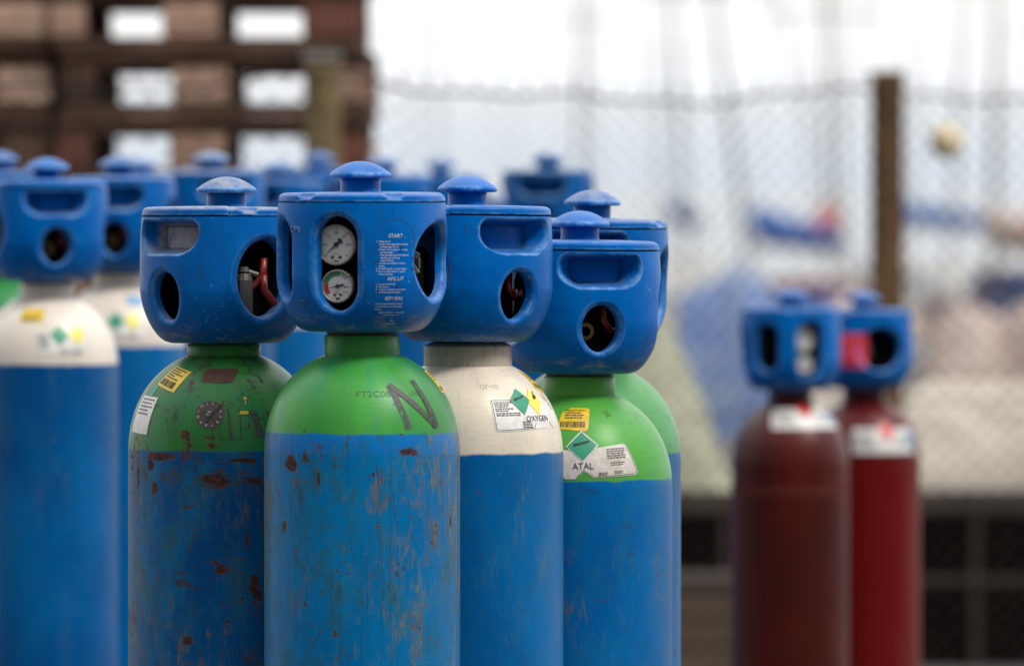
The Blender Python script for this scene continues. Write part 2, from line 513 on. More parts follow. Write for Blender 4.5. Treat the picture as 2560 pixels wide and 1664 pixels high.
D = math.radians
HOLES = [   # centre angle, centre height, distance function, fillet
    (D(7.5), 0.079, lambda u, v: sd_rbox(u, v, 0.0272, 0.0545, 0.0272), 0.0085),
    (D(95), 0.081, lambda u, v: sd_ellipse(u, v, 0.051, 0.043), 0.0085),
    (D(180), 0.055, lambda u, v: sd_ellipse(u, v, 0.0260, 0.0285), 0.008),
    (D(-98), 0.076, lambda u, v: sd_ellipse(u, v, 0.0385, 0.045), 0.011),
    (D(-46), 0.083, lambda u, v: sd_rbox(u, v, 0.0255, 0.046, 0.0255), 0.0085),
]


def hole_sd(t, z):
    return [fn(wrapa(t - tc) * 0.1, z - zc) for tc, zc, fn, r in HOLES]


def recess(t, z):
    u = wrapa(t - PI) * 0.1
    v = z - 0.1245
    w = 0.0565 - 0.020 * np.clip((0.004 - v) / 0.0245, 0, 1) ** 2
    d = sd_rbox(u, v, w, 0.0205, 0.012)
    s = np.clip((-d + 0.001) / 0.0085, 0, 1)
    s = s * s * (3 - 2 * s)
    lip = np.exp(-((d - 0.004) / 0.004) ** 2) * np.clip((0.125 - z) / 0.02, 0, 1) * 0.0022
    return 0.030 * s - lip


def displacement(t, z):
    ds = hole_sd(t, z)
    off = np.zeros_like(t)
    for d, (tc, zc, fn, r) in zip(ds, HOLES):
        q = np.clip(r - np.clip(d, 0, None), 0, r)
        off = np.maximum(off, r - np.sqrt(np.maximum(r * r - q * q, 0)))
        off = off - 0.0011 * np.exp(-((d - r - 0.002) / 0.003) ** 2)
    return np.where(recess(t, z) > off, recess(t, z), off) if np.ndim(t) else max(float(recess(t, z)), float(off))


def guard_pt(t, z, out=0.0):
    r = plan_r(t) - wall_inset(z) - displacement(np.asarray(t, float), np.asarray(z, float)) + out
    return np.stack([r * np.sin(t), -r * np.cos(t), z + 0 * t], -1)


def make_guard_mesh():
    nt_, nz_ = 480, 120
    t = np.linspace(0, 2 * PI, nt_, endpoint=False)
    z = ZSEAM * np.linspace(0.0, 1.0, nz_) ** 1.35
    T, Z = np.meshgrid(t, z, indexing='ij')
    T, Z = T.copy(), Z.copy()
    dmin = np.min(np.stack(hole_sd(T, Z)), 0)
    inside = dmin < 0
    # faces that touch the outside stay; their inside corners are pulled on to the hole's rim
    e = 1e-4
    for _ in range(4):
        dm = np.min(np.stack(hole_sd(T, Z)), 0)
        gu = (np.min(np.stack(hole_sd(T + e / 0.1, Z)), 0) - dm) / e
        gv = (np.min(np.stack(hole_sd(T, Z + e)), 0) - dm) / e
        g2 = gu ** 2 + gv ** 2 + 1e-6
        mv = inside & (dmin > -0.006)
        T = np.where(mv, T - gu * dm / g2 / 0.1, T)
        Z = np.where(mv, Z - gv * dm / g2, Z)
    P = guard_pt(T, Z).reshape(-1, 3)
    faces = []
    for i in range(nt_):
        i2 = (i + 1) % nt_
        for j in range(nz_ - 1):
            q = (inside[i, j], inside[i2, j], inside[i2, j + 1], inside[i, j + 1])
            if all(q):
                continue
            faces.append((i * nz_ + j, i2 * nz_ + j, i2 * nz_ + j + 1, i * nz_ + j + 1))
    bm = bmesh.new()
    lay = bm.verts.layers.float.new('pocket')
    vs = [bm.verts.new(p) for p in P]
    for f in faces:
        bm.faces.new([vs[k] for k in f])
    # floor of the guard
    ring = [vs[i * nz_] for i in range(nt_)]
    for k, (fr, dz) in enumerate(((0.975, -0.0007), (0.94, -0.0011), (0.7, -0.0013), (0.45, -0.0013))):
        nw = [bm.verts.new((P[i * nz_][0] * fr, P[i * nz_][1] * fr, dz)) for i in range(nt_)]
        for i in range(nt_):
            i2 = (i + 1) % nt_
            bm.faces.new((ring[i], nw[i], nw[i2], ring[i2]))
        ring = nw
    bm.faces.new(ring)
    rc_ = (recess(T, Z) / 0.03).reshape(-1)
    for k_, v in enumerate(vs):
        v[lay] = float(rc_[k_])
    bmesh.ops.delete(bm, geom=[v for v in bm.verts if not v.link_faces], context='VERTS')
    # wall thickness at the holes
    be = [e_ for e_ in bm.edges if len(e_.link_faces) == 1 and max(v.co.z for v in e_.verts) < ZSEAM - 0.002]
    r = bmesh.ops.extrude_edge_only(bm, edges=be)
    for v in [g for g in r['geom'] if isinstance(g, bmesh.types.BMVert)]:
        h = Vector((v.co.x, v.co.y, 0))
        v.co -= h.normalized() * 0.006
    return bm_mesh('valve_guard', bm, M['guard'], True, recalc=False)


DENTS = [D(-17), D(49), D(-112), D(112)]


def make_lid_mesh():
    nt_ = 360
    prof = [(0.975, ZSEAM - 0.003), (0.978, ZSEAM + 0.0006), (0.993, ZSEAM + 0.0009), (0.999, ZSEAM + 0.0016)]     # radius factor, height
    prof += [(1.0 - 0.002 * k, ZSEAM + 0.0016 + 0.0013 * k) for k in range(1, 4)]
    for k in range(1, 19):
        a = k / 18 * PI / 2
        prof.append((0.994 - 0.085 * (1 - math.cos(a)) - 0.02 * a / PI, ZSEAM + 0.0055 + 0.0060 * math.sin(a) ** 0.9))
    f0 = prof[-1][0]
    for k in range(1, 20):
        f = f0 * (1 - k / 20)
        prof.append((f, ZLID - 0.0020 + 0.0012 * (1 - (f / f0) ** 2)))
    t = np.linspace(0, 2 * PI, nt_, endpoint=False)
    R = plan_r(t) - 0.0025
    verts = []
    for fr, z in prof:
        for i in range(nt_):
            r = R[i] * fr
            zz = z
            for dt in DENTS:
                u = wrapa(t[i] - dt) * 0.1
                d = (u / 0.0125) ** 2 + ((r - R[i] * 0.962) / 0.0052) ** 2
                if d < 1 and z > ZSEAM + 0.0045:
                    zz -= 0.0045 * math.sqrt(1 - d)
            for s in (D(126), D(-126)):
                u = wrapa(t[i] - s) * 0.1
                if abs(u) < 0.0012:
                    zz -= 0.0008
                    r -= 0.0008
            if abs(wrapa(t[i])) > D(126):         # the fixed rear half sits a touch prouder
                zz += 0.0008
            verts.append((r * math.sin(t[i]), -r * math.cos(t[i]), zz))
    n = len(prof)
    faces = [(j * nt_ + i, j * nt_ + (i + 1) % nt_, (j + 1) * nt_ + (i + 1) % nt_, (j + 1) * nt_ + i) for j in range(n - 1) for i in range(nt_)]
    faces.append(tuple(range((n - 1) * nt_, n * nt_)))
    return mesh('lid', verts, faces, M['guard'])


def make_knob_mesh():
    bm = bmesh.new()
    prof = [(0.0255, 0.1605), (0.0238, 0.1622), (0.0234, 0.165), (0.0234, 0.1765), (0.0228, 0.1775), (0.0325, 0.1778), (0.0348, 0.1784),
            (0.0358, 0.1798), (0.0359, 0.1815), (0.0352, 0.1832)]
    for k in range(1, 15):
        a = k / 14
        r = 0.0352 * (1 - a)
        prof.append((r if k < 14 else 0, 0.1832 + 0.0142 * (1 - (r / 0.0352) ** 2.1)))
    lathe(bm, prof, 64, Matrix.Translation((0, -0.004, 0)))
    return bm_mesh('lifting_knob', bm, M['guard'], True)


def make_dark_core_mesh():  # valve body plus near-black boxes added to keep the guard's inside dark
    bm = bmesh.new()
    add_box(bm, -0.050, 0.054, -0.050, 0.024, 0.022, 0.144, 0.006)
    add_box(bm, -0.03, 0.058, 0.0235, 0.05, 0.02, 0.096, 0.004)
    add_box(bm, 0.024, 0.058, 0.0495, 0.063, 0.03, 0.096, 0.004)
    lathe(bm, [(0.0, 0.0), (0.028, 0.0), (0.028, 0.02), (0.022, 0.03), (0.022, 0.12), (0.0, 0.122)], 20, Matrix.Translation((0, 0.01, 0.0)))
    return bm_mesh('dark_core', bm, M['black'])


def make_outlet_mesh():
    bm = bmesh.new()
    rot = Matrix.Translation((0.009, 0.004, 0.051)) @ Matrix.Rotation(-PI / 2, 4, 'X')
    lathe(bm, [(0.008, 0), (0.008, 0.03), (0.0122, 0.031), (0.0122, 0.05), (0.0105, 0.0515), (0.0062, 0.0515), (0.0062, 0.035), (0, 0.034)], 24, rot)
    return bm_mesh('outlet', bm, M['brass'], False)


def make_lever_mesh():
    bm = bmesh.new()
    add_tube(bm, [(-0.010, 0.060, 0.082), (-0.012, 0.061, 0.064), (-0.022, 0.058, 0.052), (-0.046, 0.040, 0.055), (-0.068, 0.012, 0.066), (-0.077, 0.004, 0.08),
                  (-0.077, 0.003, 0.10)], [0.003, 0.004, 0.004, 0.004, 0.0045, 0.0048, 0.004], 10)
    add_tube(bm, [(-0.077, 0.004, 0.08), (-0.0775, 0.003, 0.062), (-0.079, -0.010, 0.048), (-0.078, -0.022, 0.038)], [0.0048, 0.0048, 0.0048, 0.004], 10)
    return bm_mesh('lever', bm, M['red'], True)


def make_stub_mesh():
    bm = bmesh.new()
    add_tube(bm, [(-0.064, 0.024, 0.028), (-0.064, 0.024, 0.074), (-0.064, 0.024, 0.082)], [0.0115, 0.0115, 0.009], 14)
    add_tube(bm, [(-0.064, 0.024, 0.084), (-0.064, 0.024, 0.090)], [0.0075, 0.006], 10)
    add_tube(bm, [(-0.066, 0.018, 0.084), (-0.074, 0.009, 0.080)], 0.0035, 8)
    return bm_mesh('valve_fitting', bm, M['steel'])


def make_thumbscrew_mesh():
    bm = bmesh.new()
    add_tube(bm, [(0.04, -0.008, 0.079), (0.074, -0.014, 0.079)], 0.004, 10)
    for s in (1, -1):
        add_tube(bm, [(0.072, -0.014, 0.079), (0.076, -0.015, 0.079 + s * 0.007), (0.079, -0.015, 0.079 + s * 0.012)], [0.004, 0.0048, 0.0038], 8)
    add_box(bm, 0.062, 0.082, -0.017, -0.012, 0.072, 0.086, 0.001)
    return bm_mesh('thumbscrew', bm, M['steel'])


GM = dict(guard=make_guard_mesh(), lid=make_lid_mesh(), knob=make_knob_mesh(), reg=make_dark_core_mesh(), out=make_outlet_mesh(),
          lever=make_lever_mesh(), stub=make_stub_mesh(), screw=make_thumbscrew_mesh())


def face_mapper(o, xd, yd, nrm):
    o, xd, yd, nrm = Vector(o), Vector(xd), Vector(yd), Vector(nrm)
    return lambda x, y, h=0.0: o + xd * x + yd * y + nrm * h


# two gauges behind the stadium window
WT = D(10)
GN_ = Vector((math.sin(WT), -math.cos(WT), 0.0))
GX_ = Vector((math.cos(WT), math.sin(WT), 0.0))
GAUGE = {}


def gauge_meshes(kind):
    if kind in GAUGE:
        return GAUGE[kind]
    big = kind == 'big'
    R = 0.0226 if big else 0.0184
    zc = 0.1005 if big else 0.0525
    base = Vector((0, 0, zc)) + GN_ * 0.072 + GX_ * (-0.0095 if big else -0.0078)
    mp = face_mapper(base, GX_, (0, 0, 1), GN_)
    # bezel: a turned can with a rounded rim
    bm = bmesh.new()
    mt = Matrix(((GX_.x, 0, GN_.x, base.x), (GX_.y, 0, GN_.y, base.y), (0, 1, 0, base.z), (0, 0, 0, 1)))
    lathe(bm, [(0, -0.012), (R * 1.02, -0.012), (R * 1.05, -0.001), (R * 1.06, 0.003), (R * 1.02, 0.0048), (R * 0.96, 0.0048), (R * 0.93, 0.003), (R * 0.92, 0.0)], 48, mt)
    bez = bm_mesh('bezel', bm, M['bezel'], True)
    d = Flat()
    o = len(d.v)
    d.arc(0, 0, 0, R * 0.94, 0, 360, 0.0012, 48)
    dial = mesh('dial', [mp(*v) for v in d.v], d.f, M['gauge_white'], False)
    k = Flat()
    r_ = Flat()
    g_ = Flat()
    if big:
        for i in range(31):
            a = -135 + 270 * i / 30
            l = 0.13 if i % 5 == 0 else 0.075
            aa = math.radians(a)
            k.stroke((R * 0.86 * math.sin(aa), R * 0.86 * math.cos(aa)), (R * (0.86 - l) * math.sin(aa), R * (0.86 - l) * math.cos(aa)), R * (0.035 if i % 5 == 0 else 0.02), 0.0016)
        for a, tx in ((-90, '10'), (-45, '15'), (0, '20'), (45, '25'), (90, '30')):
            aa = math.radians(a)
            k.text(tx, R * 0.6 * math.sin(aa), R * 0.6 * math.cos(aa), R * 0.2, h=0.0016)
        k.text('l/min', 0, -R * 0.46, R * 0.12, h=0.0016)
        k.rect(-R * 0.14, R * 0.14, -R * 0.86, -R * 0.81, 0.0016)
        aa = math.radians(45)
        r_.stroke((R * 0.9 * math.sin(aa), R * 0.9 * math.cos(aa)), (R * 0.72 * math.sin(aa), R * 0.72 * math.cos(aa)), R * 0.045, 0.0018)
        r_.arc(0, 0, R * 0.88, R * 0.92, 46, 110, 0.0018)
        na, tail = 228, 0.4
        sy = -0.63
    else:
        g_.arc(0, 0, R * 0.66, R * 0.91, -82, 12, 0.0016)
        for a in (20, 32, 44):
            g_.arc(0, 0, R * 0.66, R * 0.91, a, a + 5, 0.0016, 3)
        r_.arc(0, 0, R * 0.62, R * 0.84, -128, -76, 0.0018)
        g_.arc(0, 0, R * 0.86, R * 0.91, -128, -82, 0.0016)
        k.text('bar', R * 0.58, -R * 0.03, R * 0.26, h=0.0016)
        k.text('215', R * 0.5, -R * 0.37, R * 0.2, h=0.0016)
        k.rect(-R * 0.13, R * 0.13, -R * 0.84, -R * 0.72, 0.0016)
        for a in (62, 78, 94, 112, 128):
            aa = math.radians(a)
            k.stroke((R * 0.9 * math.sin(aa), R * 0.9 * math.cos(aa)), (R * 0.8 * math.sin(aa), R * 0.8 * math.cos(aa)), R * 0.025, 0.0016)
        r_.text('O2', 0, -R * 0.42, R * 0.2, h=0.0018)
        na, tail = 258, 0.42
        sy = -0.53
    marks = mesh('scale_marks', [mp(*v) for v in k.v], k.f, M['ink'], False)
    reds = mesh('red_zone', [mp(*v) for v in r_.v], r_.f, M['dial_red'], False)
    greens = mesh('green_zone', [mp(*v) for v in g_.v], g_.f, M['dial_green'], False) if g_.v else None
    pn = Flat()
    aa = math.radians(na)
    dx, dy = math.sin(aa), math.cos(aa)
    pn.poly([(dx * R * 0.8, dy * R * 0.8), (dy * R * 0.045, -dx * R * 0.045), (-dy * R * 0.045, dx * R * 0.045)], 0.003)
    pn.stroke((0, 0), (-dx * R * tail, -dy * R * tail), R * 0.13, 0.003)
    pn.arc(0, 0, 0, R * 0.13, 0, 360, 0.0034, 16)
    if big:
        pn.stroke((-dx * R * 0.3 - dy * R * .16, -dy * R * 0.3 + dx * R * .16), (-dx * R * 0.3 + dy * R * .16, -dy * R * 0.3 - dx * R * .16), R * 0.1, 0.0031)
    ptr = mesh('pointer', [mp(*v) for v in pn.v], pn.f, M['ink'], False)
    scs = []
    for s in (-1, 1):
        bm = bmesh.new()
        mt2 = Matrix.Translation(GX_ * (s * R * 0.2) + Vector((0, 0, sy * R))) @ mt
        lathe(bm, [(R * 0.085, 0.001), (R * 0.085, 0.002), (R * 0.055, 0.0027), (0, 0.0027)], 14, mt2)
        scs.append(bm_mesh('screw', bm, M['brass'], True))
    GAUGE[kind] = (bez, dial, marks, reds, greens, ptr, scs)
    return GAUGE[kind]


def add_gauge(root, kind, zg, phi, detail=True):
    bez, dial, marks, reds, greens, ptr, scs = gauge_meshes(kind)
    g = link('pressure_gauge', bez, root, (0, 0, zg), phi)
    link('dial', dial, g)
    if detail:
        link('scale_marks', marks, g)
        link('red_zone', reds, g)
        if greens:
            link('green_zone', greens, g)
        link('pointer', ptr, g)
        for s in scs:
            link('screw', s, g)
    return g


def guard_mapper(tc, zc, out=0.0006):
    def f(x, y, h=0.0):
        t = tc + x / 0.1
        return guard_pt(np.float64(t), np.float64(zc + y), out + h)
    return f


# ------------------------------------------------------------------ cylinders
class Bottle:
    """one gas cylinder: knows its outline so that labels and marks can be laid on its skin"""
    def __init__(s, px, Y, gb, R=0.1145, neck_r=0.044, neck_h=0.0225, gap=0.0055, dense=False):
        s.px, s.Y, s.R = px, Y, R
        rt = random.Random(int(px * 7 + Y * 100))
        s.tilt = (0.0, 0.0) if dense and px == 485 else (rt.uniform(-.013, .013), rt.uniform(-.015, .015))
        s.x = at(px, Y)
        s.zg = gb
        s.ppm = F / Y
        s.neck_r, s.neck_h, s.gap = neck_r, neck_h, gap
        s.top = gb - gap - neck_h
        # outline from the shoulder's top down to the ground
        H = 0.1235 * (R / 0.1145)
        prof = []
        h1 = 0.0
        n_ = 2.15
        hmax = H * (1 - (neck_r * 0.97 / R) ** n_) ** (1 / n_)
        for k in range(41):
            h = hmax * (1 - (k / 40) ** 1.0)
            h = hmax * math.cos(k / 40 * PI / 2) ** 0.9 if k < 40 else 0.0
            prof.append((R * (1 - (h / H) ** n_) ** (1 / n_), s.top - hmax + h))
        zb = s.top - hmax
        s.zwall = zb
        step = 0.005 if dense else 0.05
        z = zb - step
        zlow = zb - 0.34
        while z > zlow:
            prof.append((R, z))
            z -= step
        for z in (zlow, 0.5, 0.2, 0.035):
            if z < prof[-1][1] - 0.01:
                prof.append((R, z))
        prof += [(R * 0.99, 0.014), (R * 0.955, 0.003), (R * 0.9, 0.0), (0.0, 0.0)]
        s.prof = prof
        pr = np.array(prof[:-4])
        s.pz, s.pr = pr[::-1, 1], pr[::-1, 0]
        seg = np.hypot(np.diff(s.pz), np.diff(s.pr))
        s.ps = np.concatenate([[0], np.cumsum(seg)])

    def r_at(s, z):
        return float(np.interp(z, s.pz, s.pr))

    def place(s, px, py):
        """angle and height of the skin seen at a column and row"""
        z = CAMZ - (py - HY) / s.ppm
        x = (px - s.px) / s.ppm
        q = max(-0.995, min(0.995, x / s.r_at(z)))
        return math.asin(q), z

    def skin(s, t, z, out=0.0):
        r = s.r_at(z)
        e = 0.002
        dr = (s.r_at(z + e) - s.r_at(z - e))
        n = Vector((2 * e, -dr)).normalized()
        r += n.x * out
        z += n.y * out
        return Vector((r * math.sin(t), -r * math.cos(t), z))

    def mapper(s, px, py, out=0.0005, rot=0.0):
        """lay a flat sheet on the skin with its origin at that spot"""
        t0, z0 = s.place(px, py)
        s0 = np.interp(z0, s.pz, s.ps)
        cr, sr = math.cos(rot), math.sin(rot)

        def f(x, y, h=0.0):
            x, y = x * cr - y * sr, x * sr + y * cr
            z = float(np.interp(s0 + y, s.ps, s.pz))
            r = (s.r_at(z) + s.r_at(z0)) / 2
            return s.skin(t0 + x / r, z, out + h)
        return f

    def build(s, label, mat, group, spots=(), smears=(), seg=160, name='gas_cylinder', cat='gas cylinder'):
        s.root = empty(name, (s.x, s.Y, 0))
        tag(s.root, label, cat, group)
        n = len(s.prof)
        verts, cuv, sp, sme = [], [], [], []
        S1 = [(*s.place(a, b), c * 0.85 / s.ppm, d * 0.85 / s.ppm, w) for a, b, c, d, w in spots]
        S2 = [(*s.place(a, b), c / s.ppm, d / s.ppm, w) for a, b, c, d, w in smears]
        for r, z in s.prof[:-1]:
            for k in range(seg):
                t = -PI + 2 * PI * k / seg
                verts.append((r * math.sin(t), -r * math.cos(t), z))
                cuv.append((t * 0.1145, 0.0, z - s.zg + 1.5))
                for lst, out in ((S1, sp), (S2, sme)):
                    v = 0.0
                    for tc, zc, a, b, w in lst:
                        d = ((t - tc) * s.R / a) ** 2 + ((z - zc) / b) ** 2
                        if d < 2.2:
                            v = max(v, w * (1 - d / 2.2))
                    out.append(v)
        m_ = n - 1
        faces = [(j * seg + k, (j + 1) * seg + k, (j + 1) * seg + (k + 1) % seg, j * seg + (k + 1) % seg) for j in range(m_ - 1) for k in range(seg)]
        faces.append(tuple((m_ - 1) * seg + k for k in range(seg))[::-1])
        me = mesh('body', verts, faces, mat)
        at_ = me.attributes.new('cuv', 'FLOAT_VECTOR', 'POINT')
        at_.data.foreach_set('vector', np.array(cuv).ravel())
        for nm, d in (('spot', sp), ('smear', sme)):
            a = me.attributes.new(nm, 'FLOAT', 'POINT')
            a.data.foreach_set('value', d)
        s.body = link('body', me, s.root)
        return s.root

    def neck(s, mat, worn=False):
        bm = bmesh.new()
        r, t, h = s.neck_r, s.top, s.neck_h
        if worn:
            prof = [(r * 0.85, t - 0.012), (r, t - 0.008), (r, t + h * 0.8), (r * 0.99, t + h * 0.84), (r * 0.84, t + h), (0.036, t + h)]
        else:
            prof = [(r * 0.85, t - 0.012), (r * 0.995, t - 0.006), (r * 0.995, t - 0.0004), (r, t + 0.0006), (r, t + h - 0.001), (r * 0.985, t + h), (0.036, t + h)]
        lathe(bm, prof, 64)
        me = bm_mesh('neck_ring', bm, mat, True)
        me.set_sharp_from_angle(angle=D(35))
        a = me.attributes.new('cuv', 'FLOAT_VECTOR', 'POINT')
        v = [(math.atan2(q.co.x, -q.co.y) * 0.1145, 0, q.co.z - s.zg + 1.5) for q in me.vertices]
        a.data.foreach_set('vector', np.array(v).ravel())
        link('neck_ring', me, s.root)
        bm = bmesh.new()
        lathe(bm, [(0.041, t + h - 0.004), (0.041, s.zg + 0.002), (0.02, s.zg + 0.002)], 48)
        link('collar', bm_mesh('collar', bm, M['collar'], False), s.root)

    def guard(s, phi, dust=0.2, grime=0.0, pocket=0.0, gauges=True, detail=True, lid_dust=None, knob_dust=None):
        """phi turns the guard; 0 puts its gauge face towards the viewer's side"""
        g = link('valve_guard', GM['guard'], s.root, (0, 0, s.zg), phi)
        s.g, s.phi = g, phi
        tx, ty = s.tilt
        g.rotation_euler = (tx, ty, phi)
        ld = dust if lid_dust is None else lid_dust
        kd = dust if knob_dust is None else knob_dust
        l = link('lid', GM['lid'], g)
        k = link('lifting_knob', GM['knob'], g)
        g.color, l.color, k.color = (dust, grime, pocket, 1), (ld, grime, 0, 1), (kd, grime, 0, 1)
        link('dark_core', GM['reg'], g)
        link('outlet', GM['out'], g)
        link('lever', GM['lever'], g)
        link('valve_fitting', GM['stub'], g)
        link('thumbscrew', GM['screw'], g)
        if gauges:
            for kd_ in ('big', 'small'):
                add_gauge(s.root, kd_, s.zg, phi, detail).rotation_euler = (tx, ty, phi)
        return g

    def from_back(s, a):
        """turn so that the back (handle recess) points a degrees to the viewer's right"""
        return D(180 + a) if a is not None else 0


def fake_lines(fl, x0, x1, y0, dy, n, w, h, seedv, ragged=0.3):
    """rows of small print as word-length bars"""
    rnd = random.Random(seedv)
    for k in range(n):
        x = x0
        end = x1 - rnd.random() * ragged * (x1 - x0)
        while x < end:
            l = rnd.uniform(0.0016, 0.0052)
            fl.rect(x, min(x + l, x1), y0 - k * dy - w / 2, y0 - k * dy + w / 2, h, 0.02)
            x += l + 0.0008


def barcode(fl, x0, x1, y0, y1, h, seedv=3):
    rnd = random.Random(seedv)
    x = x0
    while x < x1:
        w = rnd.choice((0.0004, 0.0007, 0.001))
        fl.rect(x, x + w, y0, y1, h, 0.02)
        x += w + rnd.choice((0.0004, 0.0006, 0.001))


BLUE = (0.0, 0.15, 0.37)
FRONT = 'gas cylinders standing in the sharp front cluster'
BACK = 'blurred gas cylinders standing behind the front cluster'


def zrel(py, gbpy, Y):          # height in the paint's own scale of a row below the guard's bottom row
    return 1.5 - (py - gbpy) * Y / F


# ---- A: the cylinder with the gauges facing us
YA = 7.95
A = Bottle(485, YA, hz(442.5, YA), dense=True)
mA = paint('paint green over worn blue', BLUE, (0.055, 0.31, 0.036), zrel(578, 442.5, YA), 1.3, rust=0.62, streak=1.3, wear=0.85, grime=0.22,
           low2=(0.0, 0.12, 0.32), up2=(0.02, 0.18, 0.03), band=(zrel(578, 442.5, YA), 0.024, (0.003, 0.145, 0.46)), rough=0.36)
A.build('green-shouldered blue cylinder with two pressure gauges and a hand-drawn N', mA, FRONT,
        spots=[(392, 618, 13, 12, 1.0), (411, 608, 7, 12, .9), (452, 606, 6, 3, .7), (548, 600, 16, 5, .85), (497, 640, 4, 5, .8), (585, 700, 7, 5, 1), (508, 700, 4, 5, .9),
               (592, 640, 6, 16, .75), (604, 690, 5, 18, .7), (412, 802, 4, 7, .9), (455, 757, 5, 5, .9), (447, 742, 3, 6, .7), (580, 725, 6, 4, .8), (411, 574, 4, 3, .8), (540, 578, 5, 3, .6),
               (450, 840, 7, 8, .75), (375, 665, 4, 16, .7), (383, 700, 4, 10, .7), (430, 640, 4, 18, .6)],
        smears=[(530, 537, 5, 3, .9), (411, 575, 5, 3.5, 1), (450, 560, 10, 6, .35)])
A.neck(mA)
A.guard(D(-25), dust=0.25, grime=0.0, lid_dust=0.28, knob_dust=0.12)
# instruction panel on the guard
tp = guard_mapper(D(49), 0.0, 0.0005)
fl = Flat()
fl.text('START', 0, 0.1108, 0.0062, sx=1.0)
rows = [('1.', 'Montage af ventil:'), ('', 'a. Oxygen: Monter slangen direkte p\u00e5 udtaget'), ('', '   med tilsp\u00e6ndingen fra 0 til 5'), ('', 'b. Acetylen: Monter slangen direkte p\u00e5 udtag'),
        ('', '   med tilsp\u00e6ndingen 1'), ('', 'c. Tilslut reg. slangekobling. Monter slange ved'), ('', '   udst\u00f8dning, max. 8 mm slange'), ('', '   uden d. 8 mm slange'),
        ('2.', 'Kontroller at det er lukket f\u00f8r der \u00e5bnes'), ('', 'ved brug.'), ('3.', '\u00c5bn flaskens ventil helt op og \u00e5bn langsomt'), ('4.', 'Ved brug: indstil trykket \u00f8nskes og indstil'),
        ('', 'til flowet med ratten.')]
for k, (a, b) in enumerate(rows):
    y = 0.1045 - k * 0.00315
    if a:
        fl.text(a, -0.0235, y, 0.0031, 'LEFT', sx=0.8)
    fl.text(b, -0.0205, y, 0.0031, 'LEFT', sx=0.63)
fl.text('AFSLUT', 0, 0.0612, 0.006)
for k, (a, b) in enumerate([('1.', 'Luk flaskens ventil (OFF)'), ('2.', 'Tryk laves tom'), ('3.', 'Luk det sorte h\u00e5ndtag. Kontroller trykket'), ('4.', 'Trykaflastet slange f\u00f8r den fjernes')]):
    y = 0.0553 - k * 0.00315
    fl.text(a, -0.0235, y, 0.0031, 'LEFT', sx=0.8)
    fl.text(b, -0.0205, y, 0.0031, 'LEFT', sx=0.65)
fl.text('BEM\u00c6RK', 0, 0.0385, 0.006)
for k, b in enumerate(['Der m\u00e5 anvendes flaskeventil p\u00e5 autoriseret', 'vis. Ved anvendelse se anvisningsvejledning i', 'sikkerhed']):
    fl.text(b, -0.0235, 0.0325 - k * 0.00315, 0.0031, 'LEFT', sx=0.66)
fl.text('Lukk ikke i Trykbeholder med oxygen', 0, 0.0225, 0.0032, sx=0.72)
fl.rect(-0.011, 0.012, 0.0192, 0.0196, 0, 0.004)
fl.text('Tlf. 43 25 00    48 58 31', 0, 0.0092, 0.0031, sx=0.8)
fl.text('Indbyrdes', 0.003, 0.0125, 0.0022, sx=0.8)
fl.build('instruction_text', M['white_print'], A.g, tp)
fl = Flat()
for k in range(64):          # thin outline of the text panel
    def st(i):
        a = 2 * PI * i / 64
        sx_, sy_ = math.sin(a), math.cos(a)
        return (0.0258 * sx_, 0.0768 + (0.0285 if sy_ > 0 else -0.0285) + 0.0258 * sy_)
    fl.stroke(st(k), st(k + 1), 0.0006)
fl.build('panel_outline', M['panel_blue'], A.g, guard_mapper(D(49), 0.0, 0.0003))
fl = Flat()
rnd = random.Random(11)
for cx_, cy_, r_ in [(0.0075, 0.0985, 0.0022), (0.023, 0.0985 - 0.013, 0.0018), (-0.022, 0.081, 0.0022), (0.0225, 0.0735, 0.0024), (-0.017, 0.0575, 0.002), (-0.021, 0.0475, 0.0018), (0.003, 0.0535, 0.0022),
                     (0.001, 0.0615, 0.0014), (0.003, 0.0225, 0.0018), (0.0065, 0.0945, 0.0016)]:
    fl.poly([(cx_ + r_ * rnd.uniform(.6, 1.3) * math.cos(a), cy_ + r_ * rnd.uniform(.5, 1.1) * math.sin(a)) for a in [2 * PI * q / 9 for q in range(9)]], 0.0003)
fl.build('print_damage', M['guard'], A.g, tp)
fl = Flat()
fl.text('ON', 0, 0, 0.0105, extrude=0.0008)
fl.build('on_lettering', M['guard'], A.g, guard_mapper(D(-25), 0.118, 0.0004))
fl = Flat()
fl.text('OFF', 0, 0, 0.0105, extrude=0.0008)
fl.build('off_lettering', M['guard'], A.g, guard_mapper(D(-20), 0.033, 0.0004))
# marker N and the stamped number on the shoulder
mp = A.mapper(557, 540, 0.0006)
fl = Flat()
w = 0.0082
fl.stroke((-0.027, 0.027), (-0.014, -0.028), w)
fl.stroke((-0.027, 0.028), (0.026, -0.026), w, 0.0003)
fl.stroke((0.010, 0.034), (0.027, -0.027), w, 0.0006)
fl.build('marker_letter', M['marker'], A.root, mp)
fl = Flat()
fl.text('FT2C08P', 0, 0, 0.011, sx=1.15)
fl.text('-06', 0.048, 0.0005, 0.011)
fl.build('stamped_number', worn(simple('stamp shade', (0.03, 0.12, 0.035), 0.6, 0, 0.4, 200), 120, 0.28, 0.46), A.root, A.mapper(506, 525, 0.0003))
fl = Flat()
fl.rect(-0.0125, 0.0125, -0.0165, 0.0165)
yl = fl.build('yellow_label', M['label_yellow'], A.root, A.mapper(587, 510, 0.0004))
fl = Flat()
barcode(fl, -0.010, 0.010, -0.014, -0.008, 0)
fake_lines(fl, -0.010, 0.010, 0.013, 0.0036, 4, 0.0012, 0, 4)
fl.build('label_print', M['ink'], yl, A.mapper(587, 510, 0.0008))

